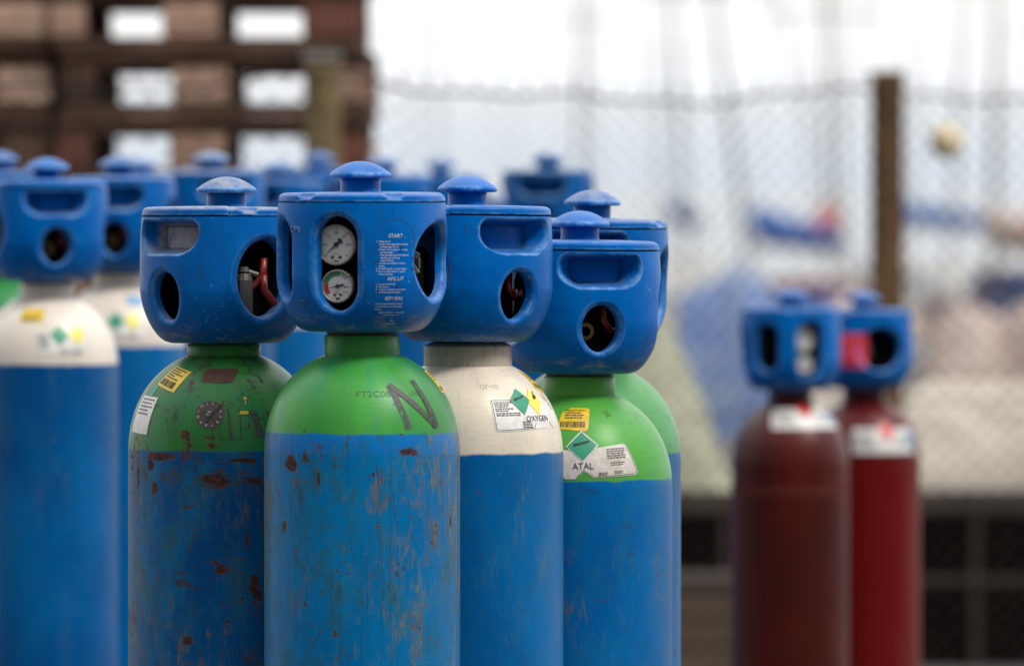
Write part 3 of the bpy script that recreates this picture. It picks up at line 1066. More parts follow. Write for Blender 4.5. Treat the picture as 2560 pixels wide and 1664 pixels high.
# ---- B: the rusty one on the left
YB = 8.14
B = Bottle(300, YB, hz(458, YB), neck_h=0.0125, gap=0.003, dense=True)
mB = paint('paint rusty green over blue', (0.0, 0.095, 0.27), (0.03, 0.21, 0.032), zrel(600, 458, YB), 4.7, rust=0.86, streak=1.05, wear=0.95, grime=0.85,
           low2=(0.001, 0.058, 0.2), up2=(0.012, 0.115, 0.022), rough=0.42)
B.build('badly rusted green and blue cylinder with a round numbered disc on its shoulder', mB, FRONT,
        spots=[(222, 607, 20, 7, 1.1), (207, 620, 7, 9, 1), (288, 635, 14, 7, .95), (300, 640, 10, 6, .9), (270, 640, 6, 6, .8), (212, 650, 8, 10, .9), (330, 612, 16, 4, .9), (345, 640, 9, 5, .9),
               (300, 757, 10, 6, .95), (285, 745, 12, 3, .9), (292, 768, 9, 5, .8), (262, 790, 16, 3, .7), (335, 700, 4, 30, .65), (345, 775, 5, 14, .6), (200, 700, 9, 4, .7), (188, 650, 4, 26, .8),
               (222, 725, 8, 4, .7), (305, 560, 3, 30, .4), (255, 577, 5, 5, 1), (285, 582, 9, 3, .9), (290, 592, 6, 3, .8), (240, 838, 9, 4, .8), (310, 825, 5, 9, .7), (258, 850, 8, 5, .8),
               (215, 770, 5, 5, .8), (338, 552, 4, 20, .5), (260, 480, 9, 4, .6), (350, 480, 6, 10, .6)],
        smears=[(240, 555, 5, 12, .9), (216, 540, 6, 5, .9), (228, 560, 4, 6, .8), (330, 530, 12, 7, .8), (352, 560, 9, 10, .8), (310, 540, 12, 10, .6), (340, 520, 14, 5, .6), (225, 520, 14, 5, .5), (262, 520, 30, 8, .5),
                (330, 570, 22, 5, .5), (205, 575, 7, 10, .5), (345, 500, 10, 4, .5)], )
B.neck(mB)
B.guard(B.from_back(-47.6), dust=0.5, grime=0.2, pocket=1.0, lid_dust=0.8, knob_dust=0.72)
mp = B.mapper(286, 551, 0.0005)
fl = Flat().arc(0, 0, 0, 0.0172, 0, 360, 0, 40)
dk = fl.build('numbered_disc', M['dial_brown'], B.root, mp)
fl = Flat()
for i in range(12):
    a = math.radians(-30 + 30 * i) + 0.25
    fl.text(str(i + 1), 0.0136 * math.sin(a), 0.0136 * math.cos(a), 0.0048, rot=-a)
fl.text('33', 0.0, 0.0003, 0.0075, rot=1.2)
fl.build('disc_numbers', M['white_print'], dk, B.mapper(286, 551, 0.0009))
fl = Flat().stroke((-0.005, -0.011), (0.012, 0.011), 0.0022).stroke((-0.004, -0.006), (0.014, 0.012), 0.0024, 0.0001)
fl.build('disc_scorch', M['ink'], dk, B.mapper(286, 551, 0.0011))
fl = Flat().poly([(-0.021, 0.007), (-0.013, 0.011), (0.02, 0.011), (0.0225, 0.008), (0.015, -0.012), (0.004, -0.0135), (-0.021, -0.0115)], 0)
fl.build('primer_patch', M['patch_brown'], B.root, B.mapper(298, 500, 0.0004))
mp = B.mapper(236, 504, 0.0006, rot=-0.30)
fl = Flat().rect(-0.0185, 0.0185, -0.0175, 0.0155)
yl = fl.build('yellow_label', M['label_yellow'], B.root, mp)
fl = Flat()
barcode(fl, -0.0155, 0.012, -0.0145, -0.0055, 0, 9)
fake_lines(fl, -0.0155, 0.014, 0.0125, 0.0036, 5, 0.0014, 0, 8, 0.5)
fl.build('label_print', M['ink'], yl, B.mapper(236, 504, 0.001, rot=-0.30))
mp = B.mapper(194, 553, 0.0006, rot=-0.06)
fl = Flat().rect(-0.021, 0.021, -0.023, 0.023)
wl = fl.build('white_label', M['label_white'], B.root, mp)
fl = Flat()
fake_lines(fl, -0.014, 0.018, 0.019, 0.0045, 5, 0.0013, 0, 21)
fl.build('label_print', M['ink'], wl, B.mapper(194, 553, 0.001, rot=-0.06))
fl = Flat().poly([(-0.004, -0.013), (0.008, -0.008), (0.011, 0.013), (0.001, 0.007)], 0)
fl.build('label_scrap', M['green'], B.root, B.mapper(206, 523, 0.0004))
fl = Flat()
for p_, q_, w_ in [((-0.036, 0.018), (-0.037, -0.02), .0022), ((-0.034, 0.019), (-0.028, -0.02), .0022), ((-0.018, 0.016), (-0.016, -0.021), .0035), ((-0.004, 0.016), (-0.004, -0.02), .0018),
                   ((0.008, 0.014), (0.018, -0.02), .003), ((0.014, 0.014), (0.022, -0.018), .0045), ((0.02, 0.042), (0.012, 0.056), .004), ((0.034, 0.05), (0.03, 0.062), .005), ((-0.03, -0.021), (0.004, -0.022), .0009),
                   ((0.03, 0.012), (0.036, -0.01), .004)]:
    fl.stroke(p_, q_, w_, random.random() * 0.0002)
fl.build('marker_strokes', M['marker'], B.root, B.mapper(331, 560, 0.0005))
fl = Flat().poly([(-0.006, -0.002), (0.005, -0.002), (0.006, 0.0015), (-0.004, 0.0025)]).poly([(0.001, 0.016), (0.006, 0.017), (0.005, 0.0205), (0.002, 0.021)]).poly([(0.0025, 0.01), (0.004, 0.01), (0.0035, 0.016), (0.0022, 0.016)])
fl.build('yellow_scraps', M['label_yellow'], B.root, B.mapper(331, 549, 0.0007))

# ---- C: cream shoulder, oxygen label
YC = 8.16
Cc = Bottle(627, YC, hz(456, YC), neck_r=0.0528, neck_h=0.0275, gap=0.002, dense=True)
mC = paint('paint cream over blue', (0.0, 0.118, 0.34), (0.70, 0.63, 0.52), zrel(604, 456, YC), 8.1, rust=0.12, streak=0.45, wear=0.42, grime=0.2,
           low2=(0.0, 0.085, 0.27), up2=(0.6, 0.53, 0.43), rough=0.36)
mCn = paint('cream neck paint', (0.42, 0.37, 0.3), (0.42, 0.37, 0.3), 9, 8.6, rust=0.2, streak=0.3, wear=0.9, grime=0.6, low2=(0.36, 0.31, 0.25), rough=0.5)
Cc.build('cream-shouldered blue cylinder with a white label reading OXYGEN', mC, FRONT,
         spots=[(588, 520, 8, 8, .7), (747, 610, 8, 20, .0)], smears=[(590, 530, 10, 8, .6), (690, 545, 20, 4, .3)])
Cc.neck(mCn, True)
Cc.guard(Cc.from_back(40), dust=0.12, grime=0.0)
mp = Cc.mapper(697, 553, 0.0005, rot=0.0)
mpt = lambda d_: Cc.mapper(697, 553, 0.0005 + d_)
fl = Flat().poly([(-0.036, 0.02), (-0.034, 0.021), (0.048, 0.021), (0.05, 0.018), (0.05, -0.009), (0.042, -0.0165), (-0.032, -0.0205), (-0.036, -0.0175)])
fl.poly([(0.05, 0.018), (0.075, 0.016), (0.08, -0.008), (0.058, -0.017), (0.05, -0.009)])
ol = fl.build('hazard_label', M['label_white'], Cc.root, mp)
fl = Flat()
for p_, q_ in (((-0.0345, 0.0195), (0.0, 0.0195)), ((-0.0345, 0.0195), (-0.0345, -0.0165)), ((-0.0345, -0.0165), (-0.031, -0.0185)), ((-0.031, -0.0185), (0.018, -0.0162)), ((0.018, -0.0162), (0.022, -0.01))):
    fl.stroke(p_, q_, 0.0005)
fake_lines(fl, -0.032, -0.006, 0.0165, 0.0027, 5, 0.0011, 0, 31, 0.35)
fake_lines(fl, -0.032, 0.0, 0.0025, 0.0026, 2, 0.0011, 0, 32, 0.2)
fake_lines(fl, 0.001, 0.016, -0.0085, 0.0022, 4, 0.0009, 0, 33, 0.2)
fl.text('OXYGEN', 0.0275, -0.0052, 0.0098)
fl.text('OXYGEN', 0.064, 0.016, 0.006, rot=-1.0)
fl.build('label_print', M['ink'], ol, mpt(0.0006))
fl = Flat().poly([(0.006, 0.0), (0.022, 0.019), (0.006, 0.036), (-0.01, 0.019)])
fl.build('green_diamond', M['green'], ol, Cc.mapper(697, 553, 0.0011))
fl = Flat().poly([(0.031, -0.001), (0.046, 0.018), (0.031, 0.036), (0.016, 0.018)])
fl.build('yellow_diamond', M['yellow'], ol, Cc.mapper(697, 553, 0.0008))
fl = Flat().stroke((0.0, 0.0205), (0.013, 0.0245), 0.0022).stroke((-0.003, 0.0196), (0.001, 0.0208), 0.0034).arc(0.034, 0.023, 0.0, 0.003, 0, 360, 0).stroke((0.031, 0.02), (0.036, 0.031), 0.0015)
fl.build('pictograms', M['ink'], ol, Cc.mapper(697, 553, 0.0017))
fl = Flat().rect(-0.018, 0.018, -0.017, 0.017)
yl = fl.build('yellow_label', M['label_yellow'], Cc.root, Cc.mapper(721, 511, 0.0005, rot=-0.3))
fl = Flat()
barcode(fl, -0.015, 0.014, -0.014, -0.006, 0, 19)
fake_lines(fl, -0.015, 0.014, 0.012, 0.004, 4, 0.0015, 0, 18, 0.4)
fl.build('label_print', M['ink'], yl, Cc.mapper(721, 511, 0.0009, rot=-0.3))
fl = Flat().text('0P40', 0, 0, 0.0115)
fl.build('stamped_number', worn(simple('stamp shade on cream', (0.43, 0.38, 0.31), 0.6, 0, 0.2, 200), 120, 0.35, 0.6), Cc.root, Cc.mapper(656, 516, 0.0003))

# ---- D: shorter green cylinder, handle recess towards us
YD = 8.35
Dd = Bottle(776, YD, hz(498, YD), dense=True)
mD = paint('paint fresh green over blue', (0.0, 0.122, 0.345), (0.07, 0.30, 0.042), zrel(640, 498, YD), 12.9, rust=0.15, streak=0.48, wear=0.42, grime=0.3,
           low2=(0.0, 0.08, 0.275), up2=(0.035, 0.21, 0.035), rough=0.36)
Dd.build('shorter green-shouldered cylinder with a torn label reading ATAL', mD, FRONT, spots=[(858, 720, 3, 3, .6)],
         smears=[(812, 552, 9, 6, .8), (853, 556, 13, 6, .85), (838, 700, 22, 14, .5), (842, 735, 16, 16, .45), (790, 652, 14, 10, .5)])
Dd.neck(mD)
Dd.guard(Dd.from_back(16), dust=0.15, grime=0.0)
fl = Flat().poly([(-0.0185, -0.0165), (0.014, -0.0205), (0.0175, -0.016), (0.0195, 0.013), (0.018, 0.0165), (-0.004, 0.0175), (-0.0155, 0.008)])
yl = fl.build('yellow_label', M['label_yellow'], Dd.root, Dd.mapper(768, 557, 0.0006))
fl = Flat()
barcode(fl, -0.0155, 0.0135, -0.0145, -0.006, 0, 29)
fake_lines(fl, -0.011, 0.015, 0.0125, 0.0042, 4, 0.0016, 0, 28, 0.4)
fl.build('label_print', M['ink'], yl, Dd.mapper(768, 557, 0.001))
dm = lambda h_: Dd.mapper(780, 612, 0.0005 + h_, rot=0.045)
fl = Flat().poly([(-0.022, -0.022), (-0.0095, -0.0225), (0.0, -0.0130), (0.0, 0.013), (-0.03, 0.014), (-0.03, -0.016)])
fl.poly([(0.0, -0.0130), (0.011, -0.022), (0.066, -0.0215), (0.071, -0.0175), (0.0585, 0.0145), (0.0545, 0.0185), (0.0, 0.013)])
al = fl.build('hazard_label', M['label_dirty'], Dd.root, dm(0))
fl = Flat().poly([(0, -0.0025), (0.0205, 0.018), (0, 0.0385), (-0.0205, 0.018)])
fl.build('diamond_border', M['label_white'], al, dm(0.0005))
fl = Flat().poly([(0, -0.0002), (0.0185, 0.018), (0, 0.0362), (-0.0185, 0.018)])
fl.build('green_diamond', M['green'], al, dm(0.001))
fl = Flat().stroke((-0.008, 0.0195), (0.009, 0.0235), 0.0026, 0.0005).stroke((-0.0105, 0.0192), (-0.006, 0.0202), 0.0036, 0.0005)
fl.text('ATAL', -0.0005, -0.0075, 0.0115, h=-0.0004, sx=0.9)
fake_lines(fl, 0.03, 0.054, 0.0125, 0.0028, 5, 0.0011, -0.0004, 41, 0.15)
fake_lines(fl, 0.034, 0.056, -0.0045, 0.0028, 2, 0.0009, -0.0004, 42, 0.35)
fake_lines(fl, 0.018, 0.03, -0.0165, 0.002, 2, 0.0009, -0.0004, 43, 0.2)
fake_lines(fl, 0.038, 0.049, -0.0155, 0.002, 2, 0.0009, -0.0004, 44, 0.2)
for p_, q_ in (((0.0155, -0.0205), (0.064, -0.0198)), ((0.064, -0.0198), (0.0692, -0.017)), ((0.0692, -0.017), (0.0572, 0.014)), ((0.0155, -0.0205), (0.0115, -0.0205)), ((0.0115, -0.0205), (0.0, -0.0115)), ((0.0, -0.0115), (-0.0095, -0.021))):
    fl.stroke(p_, q_, 0.0005, -0.0004)
fl.build('label_print', M['ink'], al, dm(0.001))

# ---- E: tall dusty one behind D
YE = 8.6
E = Bottle(791, YE, hz(255, YE) - 0.197, dense=True)
mE = paint('paint chipped pale green over blue', (0.0, 0.12, 0.36), (0.085, 0.30, 0.095), E.top - E.zg + 1.5 - 0.105, 17.3, rust=0.1, streak=0.6, wear=1.0, grime=0.6,
           low2=(0.004, 0.09, 0.28), up2=(0.05, 0.22, 0.06), rough=0.42)
E.build('chipped green cylinder hidden behind the shorter one, its dusty cap showing above', mE, FRONT, smears=[(905, 585, 6, 20, .7), (895, 560, 8, 12, .6)])
E.neck(mE)
E.guard(D(175), dust=0.5, grime=0.1, lid_dust=0.5, knob_dust=0.55)

# ---- the rows behind, out of focus
mW = paint('paint blurred cream over blue', (0.0, 0.10, 0.30), (0.68, 0.62, 0.55), 1.5 - 0.134, 21.7, rust=0.0, streak=0.3, wear=0.25, grime=0.05, low2=(0.0, 0.062, 0.22), up2=(0.6, 0.54, 0.47))
mW2 = paint('paint blurred cream over patchy blue', (0.0, 0.12, 0.36), (0.64, 0.58, 0.5), 1.5 - 0.13, 25.7, rust=0.2, streak=0.4, wear=0.35, grime=0.1, low2=(0.0, 0.095, 0.3), up2=(0.56, 0.5, 0.43))
mG = paint('paint blurred green over blue', (0.0, 0.12, 0.36), (0.03, 0.2, 0.05), 1.5 - 0.13, 28.7, rust=0.2, streak=0.4, wear=0.4, grime=0.3, low2=(0.0, 0.095, 0.3))
back = [
    (63, 11.0, 212, 13, mW, 0.22, 0.0, 'blurred cream-topped cylinder at the left edge with a yellow sticker above its green diamond'),
    (160, 11.75, 209, -2, mW2, 0.45, 0.05, 'blurred cream-topped cylinder with green and yellow diamonds, partly behind the rusted one'),
    (2, 12.3, 203, 60, mG, 0.4, 0.0, 'blurred green-shouldered cylinder cut by the left frame edge'),
    (284, 12.6, 203, 20, mW, 0.8, 0.05, 'blurred cylinder whose dusty cap rises behind the rusted one'),
    (371, 13.6, 217, -25, mW2, 0.5, 0.1, 'blurred cylinder whose cap shows under the right pallet gap, between rusted and gauge cylinders'),
    (192, 15.2, 213, 40, mW, 0.4, 0.0, 'blurred farther cylinder peeping under the left gap of the pallets'),
    (428, 14.8, 204, 110, mW, 0.4, 0.05, 'blurred cylinder whose cap stands before the yellowish fence post'),
    (512, 13.8, 210, -40, mW, 0.45, 0.1, 'blurred cylinder showing just above the cap of the gauge cylinder'),
    (590, 15.2, 213, 150, mW2, 0.35, 0.2, 'blurred cylinder showing just above the cap of the OXYGEN cylinder'),
    (734, 14.2, 205, -8, mG, 0.35, 0.55, 'blurred darker cylinder standing alone against the bright fence mesh'),
    (668, 15.6, 262, 30, mW2, 0.7, 0.0, 'blurred low cylinder between the OXYGEN one and the lone dark one'),
    (338, 15.4, 222, 70, mW, 0.8, 0.1, 'blurred cylinder with a whitish dusty lid behind the rusted one'),
    (255, 15.0, 226, 130, mW, 0.6, 0.05, 'blurred low cylinder hidden left of the rusted one\u2019s cap'),
]
bb = []
for px, Y, top, a, m_, du, gr, lab in back:
    q = Bottle(px, Y, hz(top, Y) - 0.197)
    q.build(lab, m_, BACK, seg=64)
    q.neck(m_)
    q.guard(D(180 + a), dust=du, grime=gr, gauges=abs(a) > 50, detail=False)
    bb.append(q)


def far_labels(q, px, py, s=1.0, yellow=None):
    fl = Flat().poly([(-0.038, 0.014), (0.052, 0.014), (0.052, -0.022), (-0.038, -0.022)])
    l = fl.build('hazard_label', M['label_white'], q.root, q.mapper(px, py, 0.0006))
    fl = Flat().poly([(0.0, -0.007), (0.016, 0.010), (0, 0.027), (-0.016, 0.010)])
    fl.build('green_diamond', M['green'], l, q.mapper(px, py, 0.0012))
    fl = Flat().poly([(0.030, -0.007), (0.045, 0.010), (0.030, 0.027), (0.015, 0.010)])
    fl.build('yellow_diamond', M['yellow'], l, q.mapper(px, py, 0.0014))
    fl = Flat()
    fake_lines(fl, -0.035, -0.017, 0.010, 0.005, 5, 0.0018, 0, 5)
    fl.text('OXYGEN', 0.018, -0.018, 0.009)
    fl.build('label_print', M['ink'], l, q.mapper(px, py, 0.0012))
    if yellow:
        fl = Flat().rect(-0.019, 0.019, -0.014, 0.014)
        y_ = fl.build('yellow_label', M['label_yellow'], q.root, q.mapper(yellow[0], yellow[1], 0.0006))
        fl = Flat()
        barcode(fl, -0.015, 0.014, -0.011, -0.004, 0, 19)
        fl.build('label_print', M['ink'], y_, q.mapper(yellow[0], yellow[1], 0.001))


far_labels(bb[0], 86, 455, yellow=(48, 421))
far_labels(bb[1], 160, 436)
fl = Flat().rect(-0.014, 0.014, -0.012, 0.012)
fl.build('blue_label', simple('pale blue label', (0.2, 0.36, 0.6), 0.5), bb[1].root, bb[1].mapper(184, 402, 0.0006))

# ---- the two dark red cylinders on the right
RED = 'dark red gas cylinders standing apart at the right'
mR1 = paint('paint brown red', (0.082, 0.0075, 0.0065), (0.074, 0.007, 0.006), 1.36, 31.2, rust=0.35, streak=0.0, wear=0.15, grime=0.1, low2=(0.042, 0.007, 0.005), up2=(0.04, 0.007, 0.005), rough=0.45)
mR2 = paint('paint deep red', (0.10, 0.0025, 0.0025), (0.085, 0.004, 0.005), 1.36, 37.2, rust=0.1, streak=0.0, wear=0.2, grime=0.1, low2=(0.11, 0.004, 0.004), up2=(0.06, 0.004, 0.005), rough=0.42)
Y1, Y2 = 13.3, 13.85
R1 = Bottle(1059, Y1, hz(522, Y1))
R1.build('brownish red cylinder, nearer of the pair, gauges visible in its blue guard', mR1, RED, seg=64)
R1.neck(mR1)
R1.guard(D(15), dust=0.3, grime=0.0)
R2 = Bottle(1158, Y2, hz(520, Y2))
R2.build('brighter red cylinder with a red sticker on its blue guard', mR2, RED, seg=64)
R2.neck(mR2)
R2.guard(D(-76), dust=0.3, grime=0.0, gauges=False)
fl = Flat().rect(-0.042, 0.042, -0.034, 0.034)
fl.build('red_sticker', M['label_red'], R2.g, guard_mapper(D(52), 0.078, 0.0006))
for q, px, py in ((R1, 1080, 558), (R2, 1186, 588)):
    fl = Flat().poly([(-0.072, 0.026), (0.07, 0.026), (0.07, -0.026), (-0.072, -0.026)])
    l = fl.build('hazard_label', M['label_white'], q.root, q.mapper(px, py, 0.0006))
    fl = Flat().poly([(0, -0.002), (0.019, 0.02), (0, 0.042), (-0.019, 0.02)])
    fl.build('red_diamond', M['dial_red'], l, q.mapper(px, py, 0.0012))
    fl = Flat()
    fake_lines(fl, -0.068, -0.024, 0.018, 0.0065, 6, 0.0026, 0, 51)
    fake_lines(fl, 0.02, 0.048, 0.012, 0.006, 5, 0.0024, 0, 52)
    fl.build('label_print', M['ink'], l, q.mapper(px, py, 0.001))
    fl = Flat().rect(0.05, 0.066, -0.018, 0.018)
    fl.build('blue_mark', simple('label blue', (0.1, 0.3, 0.5), 0.5), l, q.mapper(px, py, 0.0012))
bm = bmesh.new()
zs = hz(655, Y1)
lathe(bm, [(0.1144, zs - 0.006), (0.1149, zs - 0.003), (0.1149, zs + 0.003), (0.1144, zs + 0.006)], 64)
link('weld_seam', bm_mesh('weld_seam', bm, simple('seam red', (0.10, 0.022, 0.016), 0.6, spec=0.1), True), R1.root)

# ------------------------------------------------------------------ setting
m, nt, b = new_mat('worn yard asphalt')
tc = nd(nt, 'ShaderNodeTexCoord').outputs['Object']
f1 = noise(nt, tc, 0.5, 4)
f2 = noise(nt, tc, 60, 4, 0.7)
c = mix(nt, sm(nt, f2, 0.35, 0.7), mix(nt, f1, (0.045, 0.043, 0.04), (0.075, 0.072, 0.068)), (0.12, 0.115, 0.11))
nt.links.new(c, b.inputs['Base Color'])
b.inputs['Roughness'].default_value = 0.9
bump(nt, b, f2, 0.5, 0.006)
M['asphalt'] = m
M['concrete'] = simple('quay concrete', (0.34, 0.33, 0.31), 0.85, 0, 0.3, 3, bmp=0.2)
bm = bmesh.new()
add_box(bm, -60, 60, -30, 60, -3.0, 0.0)
tag(link('ground', bm_mesh('ground', bm, M['asphalt'])), 'grey asphalt yard under the cylinders', 'ground', kind='structure')
bm = bmesh.new()
add_box(bm, -60, 60, 60.0, 61.0, -3.0, 0.12, 0.03)
tag(link('quay_edge', bm_mesh('quay_edge', bm, M['concrete'])), 'concrete quay edge between yard and water', 'quay', kind='structure')
m, nt, b = new_mat('harbour water')
tc = nd(nt, 'ShaderNodeTexCoord').outputs['Object']
w1 = noise(nt, mapping(nt, tc, sc=(0.5, 1.6, 1)), 1.0, 5, 0.6)
b.inputs['Base Color'].default_value = (0.10, 0.15, 0.19, 1)
b.inputs['Roughness'].default_value = 0.12
bump(nt, b, w1, 0.5, 0.12)
me = mesh('water', [(-4000, 61, -1.5), (4000, 61, -1.5), (4000, 9000, -1.5), (-4000, 9000, -1.5)], [(0, 1, 2, 3)], m, False)
tag(link('water', me), 'pale harbour water beyond the quay', 'water', kind='structure')


# ------------------------------------------------------------------ chain-link fence
def lerp(p, q, t):
    return Vector(p) * (1 - t) + Vector(q) * t


P1 = Vector((at(431, 18.2), 18.2, 0))
P2 = Vector((at(1190, 20.5), 20.5, 0))
DV = P2 - P1
P0, P3 = P1 - DV, P2 + DV
M['wire'] = simple('weathered wire', (0.03, 0.024, 0.02), 0.85, 0.0, 0.4, 8, spec=0.05)
M['post_rust'] = simple('rusty post', (0.2, 0.1, 0.03), 0.75, 0.0, 0, 6, c2=(0.035, 0.02, 0.012), bmp=0.2)
M['post_yellow'] = simple('yellowish post', (0.27, 0.2, 0.09), 0.7, 0.1, 0, 5, c2=(0.11, 0.075, 0.035), bmp=0.2)
M['cap_grey'] = simple('grey post cap', (0.24, 0.23, 0.2), 0.6, 0.2, 0.3, 20)
fence = tag(empty('chain_link_fence', P0), 'rusty diamond-mesh wire fence on square posts across the harbour view', 'fence')


def wire_mesh():
    """woven diamonds: one zigzag wire per column, hooked into its neighbours"""
    verts, faces = [], []
    Ltot = (P3 - P0).length
    ux = (P3 - P0).normalized()
    pitch, zt, zb_ = 0.058, 1.95, 0.06
    nv = int((zt - zb_) / (pitch * 0.55))
    n = int(Ltot / pitch)
    sag = lambda x: -0.05 * math.sin(PI * ((x / DV.length) % 1.0)) + 0.01 * math.sin(x * 5.1) + 0.006 * math.sin(x * 13)
    rr = 0.00145

    def seg_(a, b, rr=rr):
        d = (b - a).normalized()
        n1 = Vector((d.y, -d.x, 0))
        n1 = n1.normalized() if n1.length > 1e-4 else Vector((1, 0, 0))
        n2 = d.cross(n1)
        o = len(verts)
        for p in (a, b):
            for s1, s2 in ((1, 1), (-1, 1), (-1, -1), (1, -1)):
                verts.append(p + n1 * (rr * s1) + n2 * (rr * s2))
        for k in range(4):
            faces.append((o + k, o + (k + 1) % 4, o + 4 + (k + 1) % 4, o + 4 + k))
    rnd = random.Random(5)
    bend = [rnd.uniform(-.004, .004) for _ in range(n + 3)]
    nrm = Vector((ux.y, -ux.x, 0))
    for c_ in range(n):
        prev = None
        for k in range(nv + 1):
            x = (c_ + (k % 2 if c_ % 2 == 0 else 1 - k % 2)) * pitch
            z = zb_ + (zt - zb_) * k / nv
            z += sag(x) * (z / zt) + bend[c_] * 0.4
            bulge = 0.025 * math.sin(x * 2.1) * math.sin(PI * z / 1.9)
            p = ux * x + nrm * bulge + Vector((0, 0, z))
            if prev is not None:
                seg_(prev, p)
            prev = p
        # twisted barb at the top
        seg_(prev, prev + Vector((0.006 * rnd.uniform(-1, 1), 0, 0.035)))
    for zz in (1.935, 1.0):
        prev = None
        for k in range(int(Ltot / 0.05)):
            x = k * 0.05
            p = ux * x + nrm * (0.025 * math.sin(x * 2.1) * math.sin(PI * zz / 1.9) - 0.004) + Vector((0, 0, zz + sag(x) * (zz / 1.93)))
            if prev is not None:
                seg_(prev, p, 0.0042 if zz > 1.5 else 0.0022)
            prev = p
    return mesh('wire_netting', verts, faces, M['wire'], False)


link('wire_netting', wire_mesh(), fence)
for P, mt_, w_, top in ((P0, 'post_yellow', 0.09, 2.0), (P1, 'post_yellow', 0.094, 2.003), (P2, 'post_rust', 0.097, 1.988), (P3, 'post_rust', 0.097, 1.988)):
    bm = bmesh.new()
    add_box(bm, -w_ / 2, w_ / 2, -w_ / 2, w_ / 2, 0, top - 0.03, 0.006)
    po = link('post', bm_mesh('post', bm, M[mt_]), fence, P - P0 + Vector((0, 0.052, 0)))
    bm = bmesh.new()
    add_box(bm, -w_ / 2 - 0.004, w_ / 2 + 0.004, -w_ / 2 - 0.004, w_ / 2 + 0.004, top - 0.03, top, 0.004)
    link('post_cap', bm_mesh('post_cap', bm, M['cap_grey'] if mt_ == 'post_yellow' else M['post_rust']), po)

# a tan scrap caught in the netting
bm = bmesh.new()
bmesh.ops.create_icosphere(bm, subdivisions=3, radius=0.05)
for v in bm.verts:
    n_ = math.sin(v.co.x * 190) * math.cos(v.co.z * 160 + v.co.y * 90)
    v.co *= 1 + 0.28 * n_
    v.co.y *= 0.6
YS = P2.y + 0.36
xs_ = at(1268, YS)
tY = P2.y + (xs_ - P2.x) * DV.y / DV.x
tag(link('rag', bm_mesh('rag', bm, simple('tan cloth', (0.8, 0.68, 0.45), 0.9, 0, 0.3, 40), True), None, (at(1268, tY), tY - 0.02, hz(190, tY))), 'small tan scrap caught in the fence netting right of the rusty post', 'rag')


# ------------------------------------------------------------------ pallets beyond the fence
def wood(name, c1, c2):
    m, nt, b = new_mat(name)
    tc = nd(nt, 'ShaderNodeTexCoord').outputs['Object']
    oi = nd(nt, 'ShaderNodeObjectInfo')
    p = nd(nt, 'ShaderNodeVectorMath', {0: tc, 1: oi.outputs['Random']}, operation='ADD').outputs[0]
    g = noise(nt, mapping(nt, p, sc=(3, 40, 60)), 1.0, 4, 0.6)
    l = noise(nt, p, 5, 3, 0.6)
    c = mix(nt, sm(nt, mth(nt, 'ADD', mth(nt, 'MULTIPLY', g, 0.5), mth(nt, 'MULTIPLY', l, 0.5)), 0.35, 0.66), c2, c1)
    c = mix(nt, mth(nt, 'MULTIPLY', oi.outputs['Random'], 0.5), c, c2)
    nt.links.new(c, b.inputs['Base Color'])
    b.inputs['Roughness'].default_value = 0.85
    return m


M['wood'] = wood('weathered brown pallet wood', (0.17, 0.085, 0.048), (0.028, 0.013, 0.007))
M['wood_block'] = wood('paler pallet block', (0.70, 0.50, 0.39), (0.2, 0.1, 0.062))
M['wood_red'] = wood('reddish pallet block', (0.22, 0.075, 0.05), (0.08, 0.03, 0.02))
PW, PD, PH = 0.845, 1.2, 0.1790


def pallet_meshes():
    t = 0.026
    bs = []
    xs = (0.0475, 0.3835, PW - 0.0775)
    ys = (0.06, PD / 2, PD - 0.06)
    deck, stringer = bmesh.new(), bmesh.new()
    for k in range(7):              # top boards run across x
        y0 = k * (PD - 0.1) / 6
        add_box(deck, 0, PW, y0, y0 + (0.135 if k % 2 == 0 else 0.1), PH - t, PH, 0.003)
    for y in ys:                    # stringer boards under the deck
        add_box(stringer, 0.002, PW - 0.002, y - 0.05, y + 0.05, PH - 2 * t - 0.001, PH - t - 0.001, 0.002)
    add_box(stringer, 0.003, PW - 0.003, 0.003, 0.101, 0.001, 1.25 * t, 0.003)     # bottom front board
    for x in xs:                    # bottom skids
        add_box(stringer, max(0.001, x - 0.08), min(PW - 0.001, x + 0.08), 0.103, PD - 0.001, 0.0, t, 0.002)
    dm_ = bm_mesh('deck_boards', deck, M['wood'])
    sm_ = bm_mesh('skid_boards', stringer, M['wood'])
    blocks = []
    for x in xs:
        for y in ys:
            bm = bmesh.new()
            w = 0.0475 if x < 0.1 else 0.0775
            add_box(bm, x - w, x + w, y - 0.058, y + 0.058, (1.25 * t + 0.001) if y < 0.1 else t + 0.001, PH - 2 * t - 0.002, 0.004)
            blocks.append((bm_mesh('block', bm, None), y < 0.1))
    return dm_, sm_, blocks


